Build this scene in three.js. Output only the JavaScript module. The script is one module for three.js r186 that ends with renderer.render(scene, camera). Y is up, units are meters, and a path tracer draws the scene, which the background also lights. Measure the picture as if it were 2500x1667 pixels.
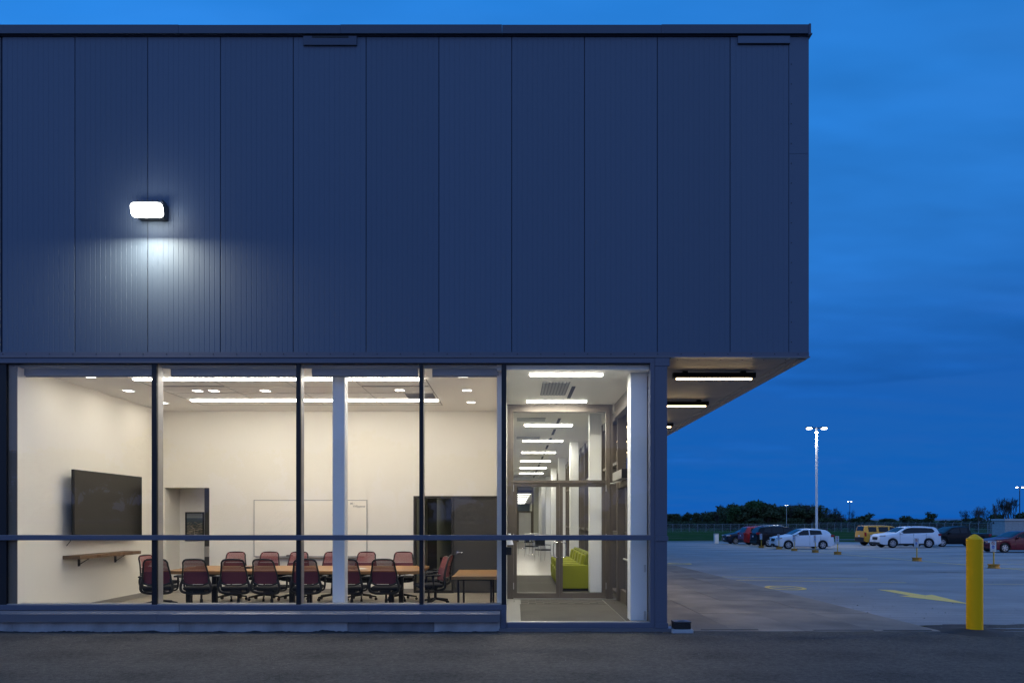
import * as THREE from 'three';
import { mergeGeometries } from 'three/addons/utils/BufferGeometryUtils.js';
import { RoundedBoxGeometry } from 'three/addons/geometries/RoundedBoxGeometry.js';
import { RectAreaLightUniformsLib } from 'three/addons/lights/RectAreaLightUniformsLib.js';

RectAreaLightUniformsLib.init();
const scene = new THREE.Scene();

// ------------------------------------------------------------------ camera (level, shifted upwards like a view camera)
const camera = new THREE.PerspectiveCamera(53.06, 1024 / 682, 0.1, 4000);
camera.position.set(0, 1.843, 11.2);
camera.lookAt(0, 1.843, 0);
camera.setViewOffset(1024, 682, -2.9, -178, 1024, 682);

// ------------------------------------------------------------------ sky: dusk, deep blue ahead, paler behind the camera
const clamp = THREE.MathUtils.clamp, lerp = THREE.MathUtils.lerp, sstep = (x, a, b) => { const t = Math.min(1, Math.max(0, (x - a) / (b - a))); return t * t * (3 - 2 * t); };
function hash(x, y, s) {
  let h = Math.imul(x | 0, 374761393) ^ Math.imul(y | 0, 668265263) ^ Math.imul(s | 0, 1442695041);
  h = Math.imul(h ^ (h >>> 13), 1274126177); h ^= h >>> 16;
  return (h >>> 0) / 4294967296;
}
function vnoise(x, y, per, s) {                                    // tileable when per > 0
  const ix = Math.floor(x), iy = Math.floor(y), fx = x - ix, fy = y - iy;
  const u = fx * fx * (3 - 2 * fx), v = fy * fy * (3 - 2 * fy);
  const m = (a) => (per ? ((a % per) + per) % per : a);
  const a = hash(m(ix), m(iy), s), b = hash(m(ix + 1), m(iy), s), c = hash(m(ix), m(iy + 1), s), d = hash(m(ix + 1), m(iy + 1), s);
  return lerp(lerp(a, b, u), lerp(c, d, u), v);
}
function fbm(x, y, per, s, oct = 4) {
  let r = 0, a = 0.5, t = 0;
  for (let i = 0; i < oct; i++) { r += a * vnoise(x, y, per, s + i); t += a; a *= 0.5; x *= 2; y *= 2; per *= 2; }
  return r / t;
}
{
  const W = 2048, H = 1024, data = new Float32Array(W * H * 4);
  const stops = [[-90, .03, .04, .06], [-2, .03, .05, .10], [0, .0005, .086, .40], [2, .001, .095, .415], [5, .004, .112, .46], [10, .012, .128, .51], [14, .017, .158, .585], [18, .023, .195, .66], [22, .026, .22, .72], [30, .022, .215, .70], [38, .017, .205, .68], [60, .045, .30, .86], [90, .08, .36, .95]];
  for (let r = 0; r < H; r++) {
    const el = ((r + 0.5) / H - 0.5) * Math.PI, y = Math.sin(el), ce = Math.cos(el), deg = el * 180 / Math.PI;
    let k = 0; while (k < stops.length - 2 && deg > stops[k + 1][0]) k++;
    const f = clamp((deg - stops[k][0]) / (stops[k + 1][0] - stops[k][0]), 0, 1);
    const base = [1, 2, 3].map((c) => lerp(stops[k][c], stops[k + 1][c], f));
    for (let c = 0; c < W; c++) {
      const az = ((c + 0.5) / W - 0.5) * 2 * Math.PI, x = Math.cos(az) * ce, z = Math.sin(az) * ce;
      const west = sstep(z, -0.25, 0.95) * sstep(deg, -3, 3), up = clamp(y, 0, 1);
      const glow = [lerp(.36, .10, up), lerp(.44, .37, up), lerp(.86, .95, up)];
      let m = 1, q = 0;
      if (y > 0.005) {
        const px = x / (y + 0.09), pz = z / (y + 0.09);
        const n = fbm(px * 1.1 + 3, pz * 3.4 + 7, 0, 11, 5), n2 = fbm(px * 0.5, pz * 0.9, 0, 31, 3);
        q = sstep(n, 0.42, 0.72) * sstep(n2, 0.3, 0.7);
        const n3 = fbm(px * 3.1 + 11, pz * 9 + 2, 0, 51, 4); m = (1 + (n - 0.5) * 0.34 + (n2 - 0.5) * 0.16 + (n3 - .5) * .32) * (.97 - .22 * x);
      }
      const o = (r * W + c) * 4;
      for (let i = 0; i < 3; i++) {
        let v = base[i] * m + q * [.010, .012, .018][i];
        v = lerp(v, glow[i] * (1 + (m - 1) * 0.6), west);
        data[o + i] = Math.max(0, v);
      }
      data[o + 3] = 1;
    }
  }
  const t = new THREE.DataTexture(data, W, H, THREE.RGBAFormat, THREE.FloatType);
  t.mapping = THREE.EquirectangularReflectionMapping; t.magFilter = THREE.LinearFilter; t.minFilter = THREE.LinearFilter; t.needsUpdate = true;
  scene.background = t; scene.environment = t;
}

const renderer = new THREE.WebGLRenderer({ antialias: true });
renderer.toneMapping = THREE.LinearToneMapping;
renderer.toneMappingExposure = 1;
renderer.shadowMap.enabled = true;

// light levels of the lamps that burn in the photograph
const LV = { conf: 24, confGlow: 32, down: 56, hall: 185, hallGlow: 30, far: 140, soffit: 62, soffitGlow: 9, pack: 460, packGlow: 20, pole: 950, poleNear: 80, poleGlow: 20 };

// ------------------------------------------------------------------ helpers
function rng(seed) { let a = seed >>> 0; return () => { a = (a + 0x6d2b79f5) | 0; let t = Math.imul(a ^ (a >>> 15), 1 | a); t = (t + Math.imul(t ^ (t >>> 7), 61 | t)) ^ t; return ((t ^ (t >>> 14)) >>> 0) / 4294967296; }; }
const used = {};
function numbered(n) { const k = used[n] = (used[n] ?? -1) + 1; return k ? n + '_' + String(k).padStart(3, '0') : n; }
function flat(g) { return g.index ? g.toNonIndexed() : g; }
function clean(g) { g = flat(g); for (const k of Object.keys(g.attributes)) if (!['position', 'normal', 'uv'].includes(k)) g.deleteAttribute(k); if (!g.attributes.uv) g.setAttribute('uv', new THREE.BufferAttribute(new Float32Array(g.attributes.position.count * 2), 2)); return g; }
function join(gs) { gs = [].concat(gs); return gs.length === 1 ? gs[0] : mergeGeometries(gs.map(clean)); }
function metres(g) {                                               // uv in metres, projected along the main direction of each face
  g = flat(g); if (!g.attributes.normal) g.computeVertexNormals();
  const p = g.attributes.position, n = g.attributes.normal, uv = new Float32Array(p.count * 2);
  for (let i = 0; i < p.count; i++) {
    const ax = Math.abs(n.getX(i)), ay = Math.abs(n.getY(i)), az = Math.abs(n.getZ(i));
    const a = ay >= ax && ay >= az ? [p.getX(i), p.getZ(i)] : ax >= az ? [p.getZ(i), p.getY(i)] : [p.getX(i), p.getY(i)];
    uv[i * 2] = a[0]; uv[i * 2 + 1] = a[1];
  }
  g.setAttribute('uv', new THREE.BufferAttribute(uv, 2)); return g;
}
function B(x0, x1, y0, y1, z0, z1) { const g = new THREE.BoxGeometry(Math.abs(x1 - x0), Math.abs(y1 - y0), Math.abs(z1 - z0)); g.translate((x0 + x1) / 2, (y0 + y1) / 2, (z0 + z1) / 2); return metres(g); }
function pane(x0, x1, y0, y1, z0, z1) {                              // one sheet of glass
  const g = Math.abs(x1 - x0) < .02 ? new THREE.PlaneGeometry(Math.abs(z1 - z0), y1 - y0).rotateY(Math.PI / 2) : new THREE.PlaneGeometry(x1 - x0, y1 - y0);
  g.translate((x0 + x1) / 2, (y0 + y1) / 2, (z0 + z1) / 2); return g;
}
function RB(x0, x1, y0, y1, z0, z1, r = 0.01, seg = 2) { const g = new RoundedBoxGeometry(x1 - x0, y1 - y0, z1 - z0, seg, r); g.translate((x0 + x1) / 2, (y0 + y1) / 2, (z0 + z1) / 2); return metres(g); }
function cyl(r0, r1, h, x, y, z, seg = 12) { const g = new THREE.CylinderGeometry(r1, r0, h, seg); g.translate(x, y + h / 2, z); return flat(g); }
function bar(a, b, r, seg = 6, r2 = r, open = false) {
  const A = new THREE.Vector3(...a), D = new THREE.Vector3(...b).sub(A), g = new THREE.CylinderGeometry(r2, r, D.length(), seg, 1, open);
  g.translate(0, D.length() / 2, 0); g.applyQuaternion(new THREE.Quaternion().setFromUnitVectors(new THREE.Vector3(0, 1, 0), D.clone().normalize())); g.translate(...a); return flat(g);
}
function tube(pts, r, seg = 16, rs = 6) { return flat(new THREE.TubeGeometry(new THREE.CatmullRomCurve3(pts.map((p) => new THREE.Vector3(...p))), seg, r, rs, false)); }
function obj(name, geos, mat, parent = scene, label) {
  const m = new THREE.Mesh(join(geos), mat); m.name = parent === scene ? numbered(name) : name; m.castShadow = m.receiveShadow = true;
  if (label) m.userData.label = label; parent.add(m); return m;
}
function part(name, parent) { const g = new THREE.Group(); g.name = name; parent.add(g); return g; }
function tag(o, label, category, group, kind) { o.userData.label = label; if (category) o.userData.category = category; if (group) o.userData.group = group; if (kind) o.userData.kind = kind; return o; }
function thing(name, label, category, pos = [0, 0, 0], turn = 0, group) { const o = new THREE.Group(); o.name = numbered(name); o.position.set(...pos); o.rotation.y = turn; scene.add(o); return tag(o, label, category, group); }
function dup(src, pos, turn, label, group) { const o = src.clone(); o.name = numbered(src.name.replace(/_\d{3}$/, '')); o.position.set(...pos); o.rotation.set(0, turn, 0); o.userData = { ...src.userData }; if (label) o.userData.label = label; if (group) o.userData.group = group; scene.add(o); return o; }
function areaLight(name, color, intensity, w, h, pos, dir, parent = scene) {
  const l = new THREE.RectAreaLight(color, intensity, w, h); l.name = name; l.position.set(...pos); parent.add(l);
  const from = new THREE.Vector3(0, 0, -1), q = new THREE.Quaternion().setFromUnitVectors(from, new THREE.Vector3(...dir).normalize());
  l.quaternion.copy(q); return l;
}
const slope = (z) => 0.0093 * z;                                   // the ground falls gently away behind the building front
function lie(g, dy) { g = metres(flat(g)); const p = g.attributes.position; for (let i = 0; i < p.count; i++) p.setY(i, slope(p.getZ(i)) + dy + p.getY(i)); g.computeVertexNormals(); return g; }
function sheet(pts, dy) {                                          // polygon of [x, z] laid on the ground
  const s = new THREE.Shape(pts.map(([x, z]) => new THREE.Vector2(x, -z))); const g = new THREE.ShapeGeometry(s); g.rotateX(-Math.PI / 2); return lie(g, dy);
}

// ------------------------------------------------------------------ materials
function tex(size, f, srgb = true) {
  const d = new Uint8Array(size * size * 4);
  for (let y = 0; y < size; y++) for (let x = 0; x < size; x++) {
    const c = f(x / size, y / size), o = (y * size + x) * 4;
    for (let i = 0; i < 3; i++) { let v = Array.isArray(c) ? c[i] : c; v = clamp(v, 0, 1); if (srgb) v = v <= 0.0031308 ? v * 12.92 : 1.055 * Math.pow(v, 1 / 2.4) - 0.055; d[o + i] = Math.round(v * 255); }
    d[o + 3] = 255;
  }
  const t = new THREE.DataTexture(d, size, size, THREE.RGBAFormat); t.wrapS = t.wrapT = THREE.RepeatWrapping; t.magFilter = THREE.LinearFilter; t.minFilter = THREE.LinearMipmapLinearFilter; t.generateMipmaps = true;
  if (srgb) t.colorSpace = THREE.SRGBColorSpace; t.needsUpdate = true; return t;
}
const rep = (t, u, v = u) => { const c = t.clone(); c.repeat.set(u, v); c.needsUpdate = true; return c; };
const lin = (r, g, b) => new THREE.Color().setRGB(r, g, b);
const std = (r, g, b, rough = 0.6, metal = 0, o = {}) => new THREE.MeshStandardMaterial({ color: lin(r, g, b), roughness: rough, metalness: metal, ...o });
const phys = (r, g, b, o = {}) => new THREE.MeshPhysicalMaterial({ color: lin(r, g, b), ...o });
const glow = (r, g, b, k) => new THREE.MeshStandardMaterial({ color: lin(.8, .8, .8), emissive: lin(r, g, b), emissiveIntensity: k, roughness: 0.5 });

const T = {};
T.grain = tex(512, (x, y) => { const n = fbm(x * 64, y * 64, 64, 3, 3), m = hash(x * 512, y * 512, 9); return 0.5 + (n - 0.5) * 0.7 + (m - 0.5) * 0.5; }, false);
T.asphalt = tex(1024, (x, y) => {
  const n = fbm(x * 6, y * 8, 2, 5, 5), st = fbm(x * 3, y * 40, 1, 15, 4), c1 = fbm(x * 120, y * 120, 120, 25, 2), c2 = vnoise(x * 300, y * 300, 300, 29), g = hash(x * 1024, y * 1024, 2);
  let v = 0.060 + (n - 0.5) * 0.06 + (st - 0.5) * 0.045 + (c1 - .5) * .05 + (c2 - .5) * .035 + (g - 0.5) * 0.02; if (vnoise(x * 256, y * 256, 256, 35) > 0.985) v += 0.2; v = Math.max(v, .012); return [v * 1.16, v * .99, v * 0.82];
});
T.lot = tex(1024, (x, y) => {
  const n = fbm(x * 4, y * 6, 2, 45, 5), s1 = fbm(x * 3, y * 40, 1, 57, 4), s2 = fbm(x * 24, y * 24, 8, 67, 3), g = hash(x * 1024, y * 1024, 4);
  let v = 0.26 + (n - 0.5) * 0.20 + (s1 - 0.5) * 0.20 + (s2 - 0.5) * 0.08 + (g - 0.5) * 0.03; return [v, v * 0.985, v * 0.99];
});
T.concrete = tex(512, (x, y) => { const n = fbm(x * 4, y * 4, 4, 71, 6), p = hash(x * 512, y * 512, 21); const v = 0.18 + (n - 0.5) * 0.17 + (p - 0.5) * 0.025; return [v * 1.12, v * .95, v * 0.79]; });
T.curb = tex(512, (x, y) => { const n = fbm(x * 4, y * 4, 4, 171, 6), st = fbm(x * 12, y * 3, 3, 181, 4), p = hash(x * 512, y * 512, 22); const v = 0.40 + (n - 0.5) * 0.3 + (st - 0.5) * 0.22 + (p - 0.5) * 0.02; return [v, v, v]; });
T.wood = tex(512, (x, y) => {
  const w = fbm(x * 3, y * 3, 3, 91, 3), g = fbm(x * 4, y * 60 + w * 6, 0, 95, 3), r = 0.5 + 0.5 * Math.sin((y * 10 + w * 2.4) * 6.283);
  const k = clamp(0.45 * g + 0.35 * r + 0.2 * w, 0, 1); return [lerp(0.23, 0.50, k), lerp(0.105, 0.26, k), lerp(0.03, 0.085, k)];
});
T.walnut = tex(512, (x, y) => { const w = fbm(x * 3, y * 3, 3, 191, 3), g = fbm(x * 4, y * 60 + w * 6, 0, 195, 3); return [lerp(0.06, 0.22, g), lerp(0.035, 0.12, g), lerp(0.018, 0.05, g)]; });
T.wall = tex(512, (x, y) => { const n = fbm(x * 3, y * 3, 3, 211, 5), f = hash(x * 512, y * 512, 5); const v = 1 + (n - 0.5) * 0.05 + (f - 0.5) * 0.015; return [0.83 * v, 0.785 * v, 0.69 * v]; });
T.tile = tex(512, (x, y) => { const n = fbm(x * 3, y * 3, 3, 221, 5), s = fbm(x * 30, y * 3, 3, 227, 3); const v = 0.19 + (n - 0.5) * 0.07 + (s - 0.5) * 0.04; return [v * 1.06, v, v * 0.9]; });
T.carpet = tex(512, (x, y) => { const n = fbm(x * 4, y * 40, 4, 231, 3), f = hash(x * 512, y * 512, 6); const v = 0.055 + (n - 0.5) * 0.05 + (f - 0.5) * 0.03; return [v * 1.1, v * 0.98, v * 0.82]; });
T.mat = tex(512, (x, y) => { const a = (Math.floor(x * 32) + Math.floor(y * 32)) % 2, f = hash(x * 512, y * 512, 8), n = fbm(x * 5, y * 5, 5, 241, 4); const v = 0.062 + a * 0.025 + (f - 0.5) * 0.05 + (n - 0.5) * 0.04; return [v * 1.12, v, v * 0.78]; });
T.grass = tex(1024, (x, y) => { const n = fbm(x * 10, y * 10, 10, 251, 5), g = hash(x * 1024, y * 1024, 12), d = sstep(fbm(x * 5, y * 5, 5, 257, 4), 0.56, 0.7); const v = 0.6 + n * 0.6 + (g - 0.5) * 0.5; return [lerp(0.055 * v, 0.14 * v, d), lerp(0.085 * v, 0.11 * v, d), lerp(0.010 * v, 0.04 * v, d)]; });
T.paint = tex(512, (x, y) => { const n = fbm(x * 3, y * 3, 3, 261, 5), f = fbm(x * 40, y * 40, 40, 265, 2); return 0.5 + (n - 0.5) * 0.5 + (f - 0.5) * 0.3; }, false);
T.block = tex(512, (x, y) => { const n = fbm(x * 16, y * 16, 16, 271, 4), v = 0.42 + (n - 0.5) * 0.2; return [v, v, v * 0.98]; });

const M = {
  panel: phys(.104, .140, .200, { roughness: .58, specularIntensity: .7 }),
  cap: phys(.052, .066, .105, { roughness: .5, bumpMap: rep(T.paint, .5, .8), bumpScale: .001 }),
  palePanel: phys(.36, .38, .42, { roughness: .45 }),
  rail: phys(.10, .11, .15, { roughness: .42, bumpMap: rep(T.paint, .8), bumpScale: .0004 }),
  ledge: phys(.17, .17, .19, { roughness: .3, metalness: .25 }),
  black: std(.006, .006, .009, .5), seal: std(.004, .004, .007, .6), joint: std(.01, .014, .03, .8),
  alu: std(.42, .40, .37, .4, .5), inner: std(.33, .31, .28, .45, .2),
  glass: phys(.97, .98, .97, { transmission: 1, thickness: 0, roughness: 0, ior: 1.5, specularIntensity: .9, side: THREE.DoubleSide }),
  wall: std(1, 1, 1, .85, 0, { map: rep(T.wall, .3) }), ceil: std(.87, .835, .76, .9),
  white: std(.78, .77, .74, .55), column: std(.86, .86, .83, .5), hallWall: std(.60, .60, .52, .8),
  soffit: std(.36, .30, .25, .5, 0), bronze: std(.135, .112, .088, .45, .2), darkDoor: std(.050, .047, .043, .55),
  tile: std(1.85, 1.72, 1.5, .42, 0, { map: rep(T.tile, .8), bumpMap: rep(T.grain, 2), bumpScale: .0008 }), grout: std(.30, .29, .26, .9),
  hallTile: std(1.25, 1.2, 1.1, .3, 0, { map: rep(T.tile, .5) }), carpet: std(1, 1, 1, .95, 0, { map: rep(T.carpet, .9) }), mat: std(1, 1, 1, .95, 0, { map: rep(T.mat, .7) }), matDark: std(.05, .045, .035, .9), matMid: std(.10, .09, .07, .9),
  wood: std(1, 1, 1, .38, 0, { map: rep(T.wood, .5, .9), bumpMap: rep(T.grain, 2), bumpScale: .0006 }), walnut: std(1, 1, 1, .5, 0, { map: rep(T.walnut, .9) }),
  steel: std(.014, .014, .014, .5, .3), chrome: std(.75, .74, .72, .2, 1), satin: std(.6, .59, .56, .35, .9),
  screen: phys(.012, .011, .010, { roughness: .22, specularIntensity: .7 }), board: phys(.84, .84, .80, { roughness: .22, clearcoat: .4 }),
  burgundy: std(.23, .052, .048, .8), burgundyDark: std(.135, .030, .040, .85), plastic: std(.012, .012, .011, .5), seatCloth: std(.015, .014, .014, .9),
  lime: std(.24, .26, .006, .8), limeDark: std(.15, .17, .005, .85),
  asphalt: std(1, 1, 1, .88, 0, { map: rep(T.asphalt, .19), bumpMap: rep(T.grain, .9), bumpScale: .02 }),
  lot: std(1, 1, 1, .85, 0, { map: rep(T.lot, .045, .07), bumpMap: rep(T.grain, 1), bumpScale: .008 }),
  concrete: std(1, 1, 1, .82, 0, { map: rep(T.concrete, .35), bumpMap: rep(T.grain, 1.5), bumpScale: .003 }), concrete2: std(.86, .86, .87, .85, 0, { map: rep(T.concrete, .29), bumpMap: rep(T.grain, 1.5), bumpScale: .003 }),
  curb: std(1, 1, 1, .9, 0, { map: rep(T.curb, .7), bumpMap: rep(T.grain, 1.5), bumpScale: .006 }), curbStain: std(.5, .5, .52, .9, 0, { map: rep(T.curb, .9), bumpMap: rep(T.grain, 1.5), bumpScale: .006 }),
  grass: phys(1, 1, 1, { roughness: 1, specularIntensity: .1, map: rep(T.grass, .06) }), dirt: std(.22, .20, .17, .95, 0, { bumpMap: rep(T.grain, .6), bumpScale: .03 }),
  yellowPaint: std(1, .66, .17, .8, 0, { bumpMap: rep(T.grain, 1.5), bumpScale: .006 }), bollard: phys(.97, .49, .004, { roughness: .5, specularIntensity: .35, bumpMap: rep(T.paint, 1.5), bumpScale: .0008 }), rust: std(.42, .20, .03, .75), signPost: std(.55, .34, .03, .6),
  poleWhite: phys(.74, .74, .72, { roughness: .9, specularIntensity: .1 }), poleDark: std(.02, .02, .022, .5), galv: std(.36, .37, .38, .5, .5), block: std(1, 1, 1, .9, 0, { map: rep(T.block, .5) }), blockTrim: std(.5, .5, .5, .6),
  leaf: std(.055, .075, .03, .9), leafGreen: std(.04, .088, .024, .9), bark: std(.035, .028, .022, .95), twig: std(.10, .085, .07, .95),
  tyre: std(.012, .012, .012, .85), rim: std(.55, .55, .56, .3, .8), carGlass: phys(.008, .010, .013, { roughness: .05, specularIntensity: .8 }), trim: std(.018, .018, .019, .6), red: phys(.35, .012, .012, { roughness: .25 }), amber: phys(.55, .22, .05, { roughness: .3 }), lampGlass: phys(.55, .57, .6, { roughness: .15 }),
  plate: std(.6, .62, .66, .5),
};

// =================================================================== GROUND
const tagS = (o, label) => { o.userData.kind = 'structure'; if (label) o.userData.label = label; return o; };
{
  // far ground with grass: one sheet to the horizon, flattening far away
  const g = new THREE.PlaneGeometry(5000, 3000, 60, 80); g.rotateX(-Math.PI / 2); g.translate(0, 0, -1380);
  const p = g.attributes.position; for (let i = 0; i < p.count; i++) { const z = p.getZ(i); p.setY(i, slope(Math.max(z, -330)) - 0.05); }
  g.computeVertexNormals(); tagS(obj('grass_ground', metres(g), M.grass), 'dark green grass field between the parking lot and the trees');
  // lot: worn grey asphalt with an uneven far edge
  const r = rng(5), pts = [[7.05, -0.75]];
  for (let z = -1; z >= -30; z -= 3) pts.push([7.05 + (r() - .5) * .04, z]);
  pts.push([7.05, -32], [-14, -32.5]);
  pts.push([-14, -61]);
  for (let x = -10; x <= 190; x += 3) pts.push([x, -60.5 - 3 * fbm(x * .12, 0, 0, 77, 3) - (x > 34 ? -5 * sstep(x, 34, 42) : 0) + (r() - .5) * .5]);
  pts.push([190, 30], [40, 30], [40, -0.8]);
  for (let x = 39; x > 7.1; x -= .7) pts.push([x, -0.85 + (r() - .5) * .1]);
  tagS(obj('parking_lot', sheet(pts, 0.0), M.lot), 'worn grey asphalt parking lot with yellow markings');
  const front = [[-40, 26], [60, 26], [60, -0.5]];
  for (let x = 59; x > 7.4; x -= .35) front.push([x, -0.83 + (fbm(x * 2, 1, 0, 88, 3) - .5) * .25]);
  front.push([7.2, -0.35]); for (let x = 7.0; x > 2.7; x -= .2) front.push([x, 0.0 + (r() - .5) * .03]);
  front.push([2.6, 0.02], [-40, 0.02]);
  tagS(obj('asphalt_road', sheet(front, 0.008), M.asphalt), 'dark fresh asphalt drive along the building front');
  // sandy dirt at the far edge of the lot
  const d = []; for (let i = 0; i < 40; i++) { const a = i / 40 * 6.283; d.push([24 + Math.cos(a) * (12 + 3 * fbm(i * .4, 3, 0, 3, 2)), -64 + Math.sin(a) * (5 + 2 * fbm(i * .5, 9, 0, 5, 2))]); }
  tagS(obj('gravel_ground', sheet(d, -0.02), M.dirt), 'pale gravel patch where the lot meets the grass');
  const d2 = []; for (let i = 0; i < 30; i++) { const a = i / 30 * 6.283; d2.push([40 + Math.cos(a) * 9, -78 + Math.sin(a) * 2.5]); }
  tagS(obj('gravel_ground', sheet(d2, -0.02), M.dirt), 'pale gravel strip in the grass behind the white hatchback');
  // crumbs of asphalt and stones
  const cr = [], q = rng(91); for (let i = 0; i < 150; i++) { const s = .005 + q() * q() * .016, ge = new THREE.IcosahedronGeometry(s, 0); ge.scale(1, .6, 1); const x = 6.9 + q() * q() * 12, z = -.3 - q() * q() * 14; ge.translate(x, slope(z) + .01, z); cr.push(ge); }
  for (let i = 0; i < 90; i++) { const s = .003 + q() * .006, ge = new THREE.IcosahedronGeometry(s, 0); const x = -9 + q() * 18, z = .15 + q() * q() * 4; ge.translate(x, slope(z) + .012, z); cr.push(ge); }
  tag(obj('gravel', cr, std(.2, .19, .18, .95)), 'loose crumbs of asphalt and stone scattered on the pavement', 'gravel', null, 'stuff');
}
{ // worn patches and an open crack in the lot, pale dust by the bollard
  const blot = (x0, x1, z, w, seed) => { const a = [], b = []; for (let i = 0; i <= 24; i++) { const x = lerp(x0, x1, i / 24), e = Math.sin(i / 24 * Math.PI), c = z + (fbm(i * .3, seed, 0, seed, 3) - .5) * w * 1.6; a.push([x, c + e * w * (.3 + .7 * vnoise(i * .8, seed, 0, 3)) + .004]); b.unshift([x, c - e * w * (.3 + .7 * vnoise(i * .7, seed + 5, 0, 4)) - .004]); } return a.concat(b); };
  for (const [x0, x1, z, w, l] of [[15.3, 17.2, -14.4, .16, 'dark broken crack in the lot left of the bollard top'], [17.0, 19.2, -12.1, .13, 'dark broken crack in the lot near the right edge'], [9.5, 13.5, -13.6, .05, 'thin dark crack across the middle of the lot']]) tagS(obj('lot_crack', sheet(blot(x0, x1, z, w, (x0 * 10) | 0), .006), std(.06, .058, .058, .95)), l);
  tagS(obj('dust_patch', sheet(blot(7.9, 9.7, -.32, .13, 7), .014), std(.2, .195, .19, .95)), 'pale dusty streak on the asphalt right of the bollard'); tagS(obj('dust_patch', sheet(blot(7.7, 9.2, -.02, .05, 9), .014), std(.17, .165, .16, .95)), 'thinner pale streak on the asphalt just beside the bollard foot');
}
{ // concrete pavement of slabs beside the building
  const pad = new THREE.Group(); pad.name = numbered('pavement'); scene.add(pad); tagS(pad, 'grey concrete slab pavement under the overhang');
  const r = rng(17), geoms = {};
  const X = [2.5, 3.64, 4.78, 5.92, 7.03];
  for (let j = 0; j < 14; j++) for (let i = 0; i < 4; i++) {
    const z0 = -0.03 - j * 2.3, z1 = z0 - 2.3, lift = .012 + r() * .004, tx = (r() - .5) * .002, tz = (r() - .5) * .001;
    const g = B(X[i] + .0025, X[i + 1] - .0025, -.1, lift, z1 + .0025, z0 - .0025 - (j === 0 && i !== 1 ? .0 : 0));
    const p = g.attributes.position; for (let k = 0; k < p.count; k++) p.setY(k, p.getY(k) + slope(p.getZ(k)) + (p.getX(k) - X[i]) * tx + (p.getZ(k) - z0) * tz);
    g.computeVertexNormals(); obj('slab', g, (i * 3 + j * 5 + (r() * 2 | 0)) % 3 ? M.concrete : M.concrete2, pad);
  }
  // dark gaps where slabs have lifted along the front
  for (const [a, b, z] of [[3.1, 4.05, -.16], [4.95, 5.95, -.12], [6.1, 6.9, -.1]]) obj('joint_gap', B(a, b, -.02, .0185, z - .035, z), M.seal, pad);
}
// painted markings
function mark(name, label, pts, hole, dy = .006) {
  const s = new THREE.Shape(pts.map(([x, z]) => new THREE.Vector2(x, -z))); if (hole) for (const h of hole) s.holes.push(new THREE.Path(h.map(([x, z]) => new THREE.Vector2(x, -z))));
  const g = new THREE.ShapeGeometry(s); g.rotateX(-Math.PI / 2); return tagS(obj(name, lie(g, dy), M.yellowPaint), label);
}
{
  const ring = (cx, cz, rx, rz) => { const o = []; for (let i = 0; i < 40; i++) { const a = i / 40 * 6.2832; o.push([cx + Math.cos(a) * rx, cz + Math.sin(a) * rz]); } return o; };
  const seg = (cx, cz, rx, rz, s) => { const o = [], a0 = .62, n = 16; for (let i = 0; i <= n; i++) { const a = a0 + .12 + i / n * (Math.PI - .24) + (s ? Math.PI : 0); o.push([cx + Math.cos(a) * rx, cz + Math.sin(a) * rz]); } return o; };
  for (const [z, l] of [[-8.0, 'yellow painted circle with a slash beside the pavement, the nearer one'], [-20.3, 'yellow painted circle with a slash beside the pavement, the farther one']])
    mark('road_marking', l, ring(7.6, z, .54, .66), [seg(7.6, z, .43, .52, 0), seg(7.6, z, .43, .52, 1)]);
  mark('road_marking', 'yellow painted arrow pointing towards the bollard', [[9.92, -7.5], [10.28, -7.3], [10.3, -5.95], [10.56, -6.1], [10.12, -3.9], [9.55, -5.8], [9.86, -5.85]]);
  const line = (x0, z0, x1, z1, w, l) => { const dx = x1 - x0, dz = z1 - z0, k = w / 2 / Math.hypot(dx, dz); mark('road_line', l, [[x0 - dz * k, z0 + dx * k], [x1 - dz * k, z1 + dx * k], [x1 + dz * k, z1 - dx * k], [x0 + dz * k, z0 - dx * k]]); };
  line(7.1, -12.2, 11.6, -11.25, .1, 'yellow painted stall line from the pavement edge, the farther of a pair');
  line(7.1, -10.7, 12.0, -9.75, .1, 'yellow painted stall line from the pavement edge, the nearer of a pair');
  line(20.1, -58, 20.1, 10, .11, 'long yellow painted line running past the sign stands');
  for (let i = 0; i < 12; i++) line(20.2, -16.9 - i * 3.05, 25.6, -16.9 - i * 3.05, .09, 'faint yellow stall lines beyond the sign stands');
  line(14, -9.2, 30, -9.2, .05, 'pale thin line across the lot behind the bollard');
  for (const o of scene.children) if (o.userData.label === 'faint yellow stall lines beyond the sign stands') o.userData.group = 'stall lines beyond the sign stands';
}

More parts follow.
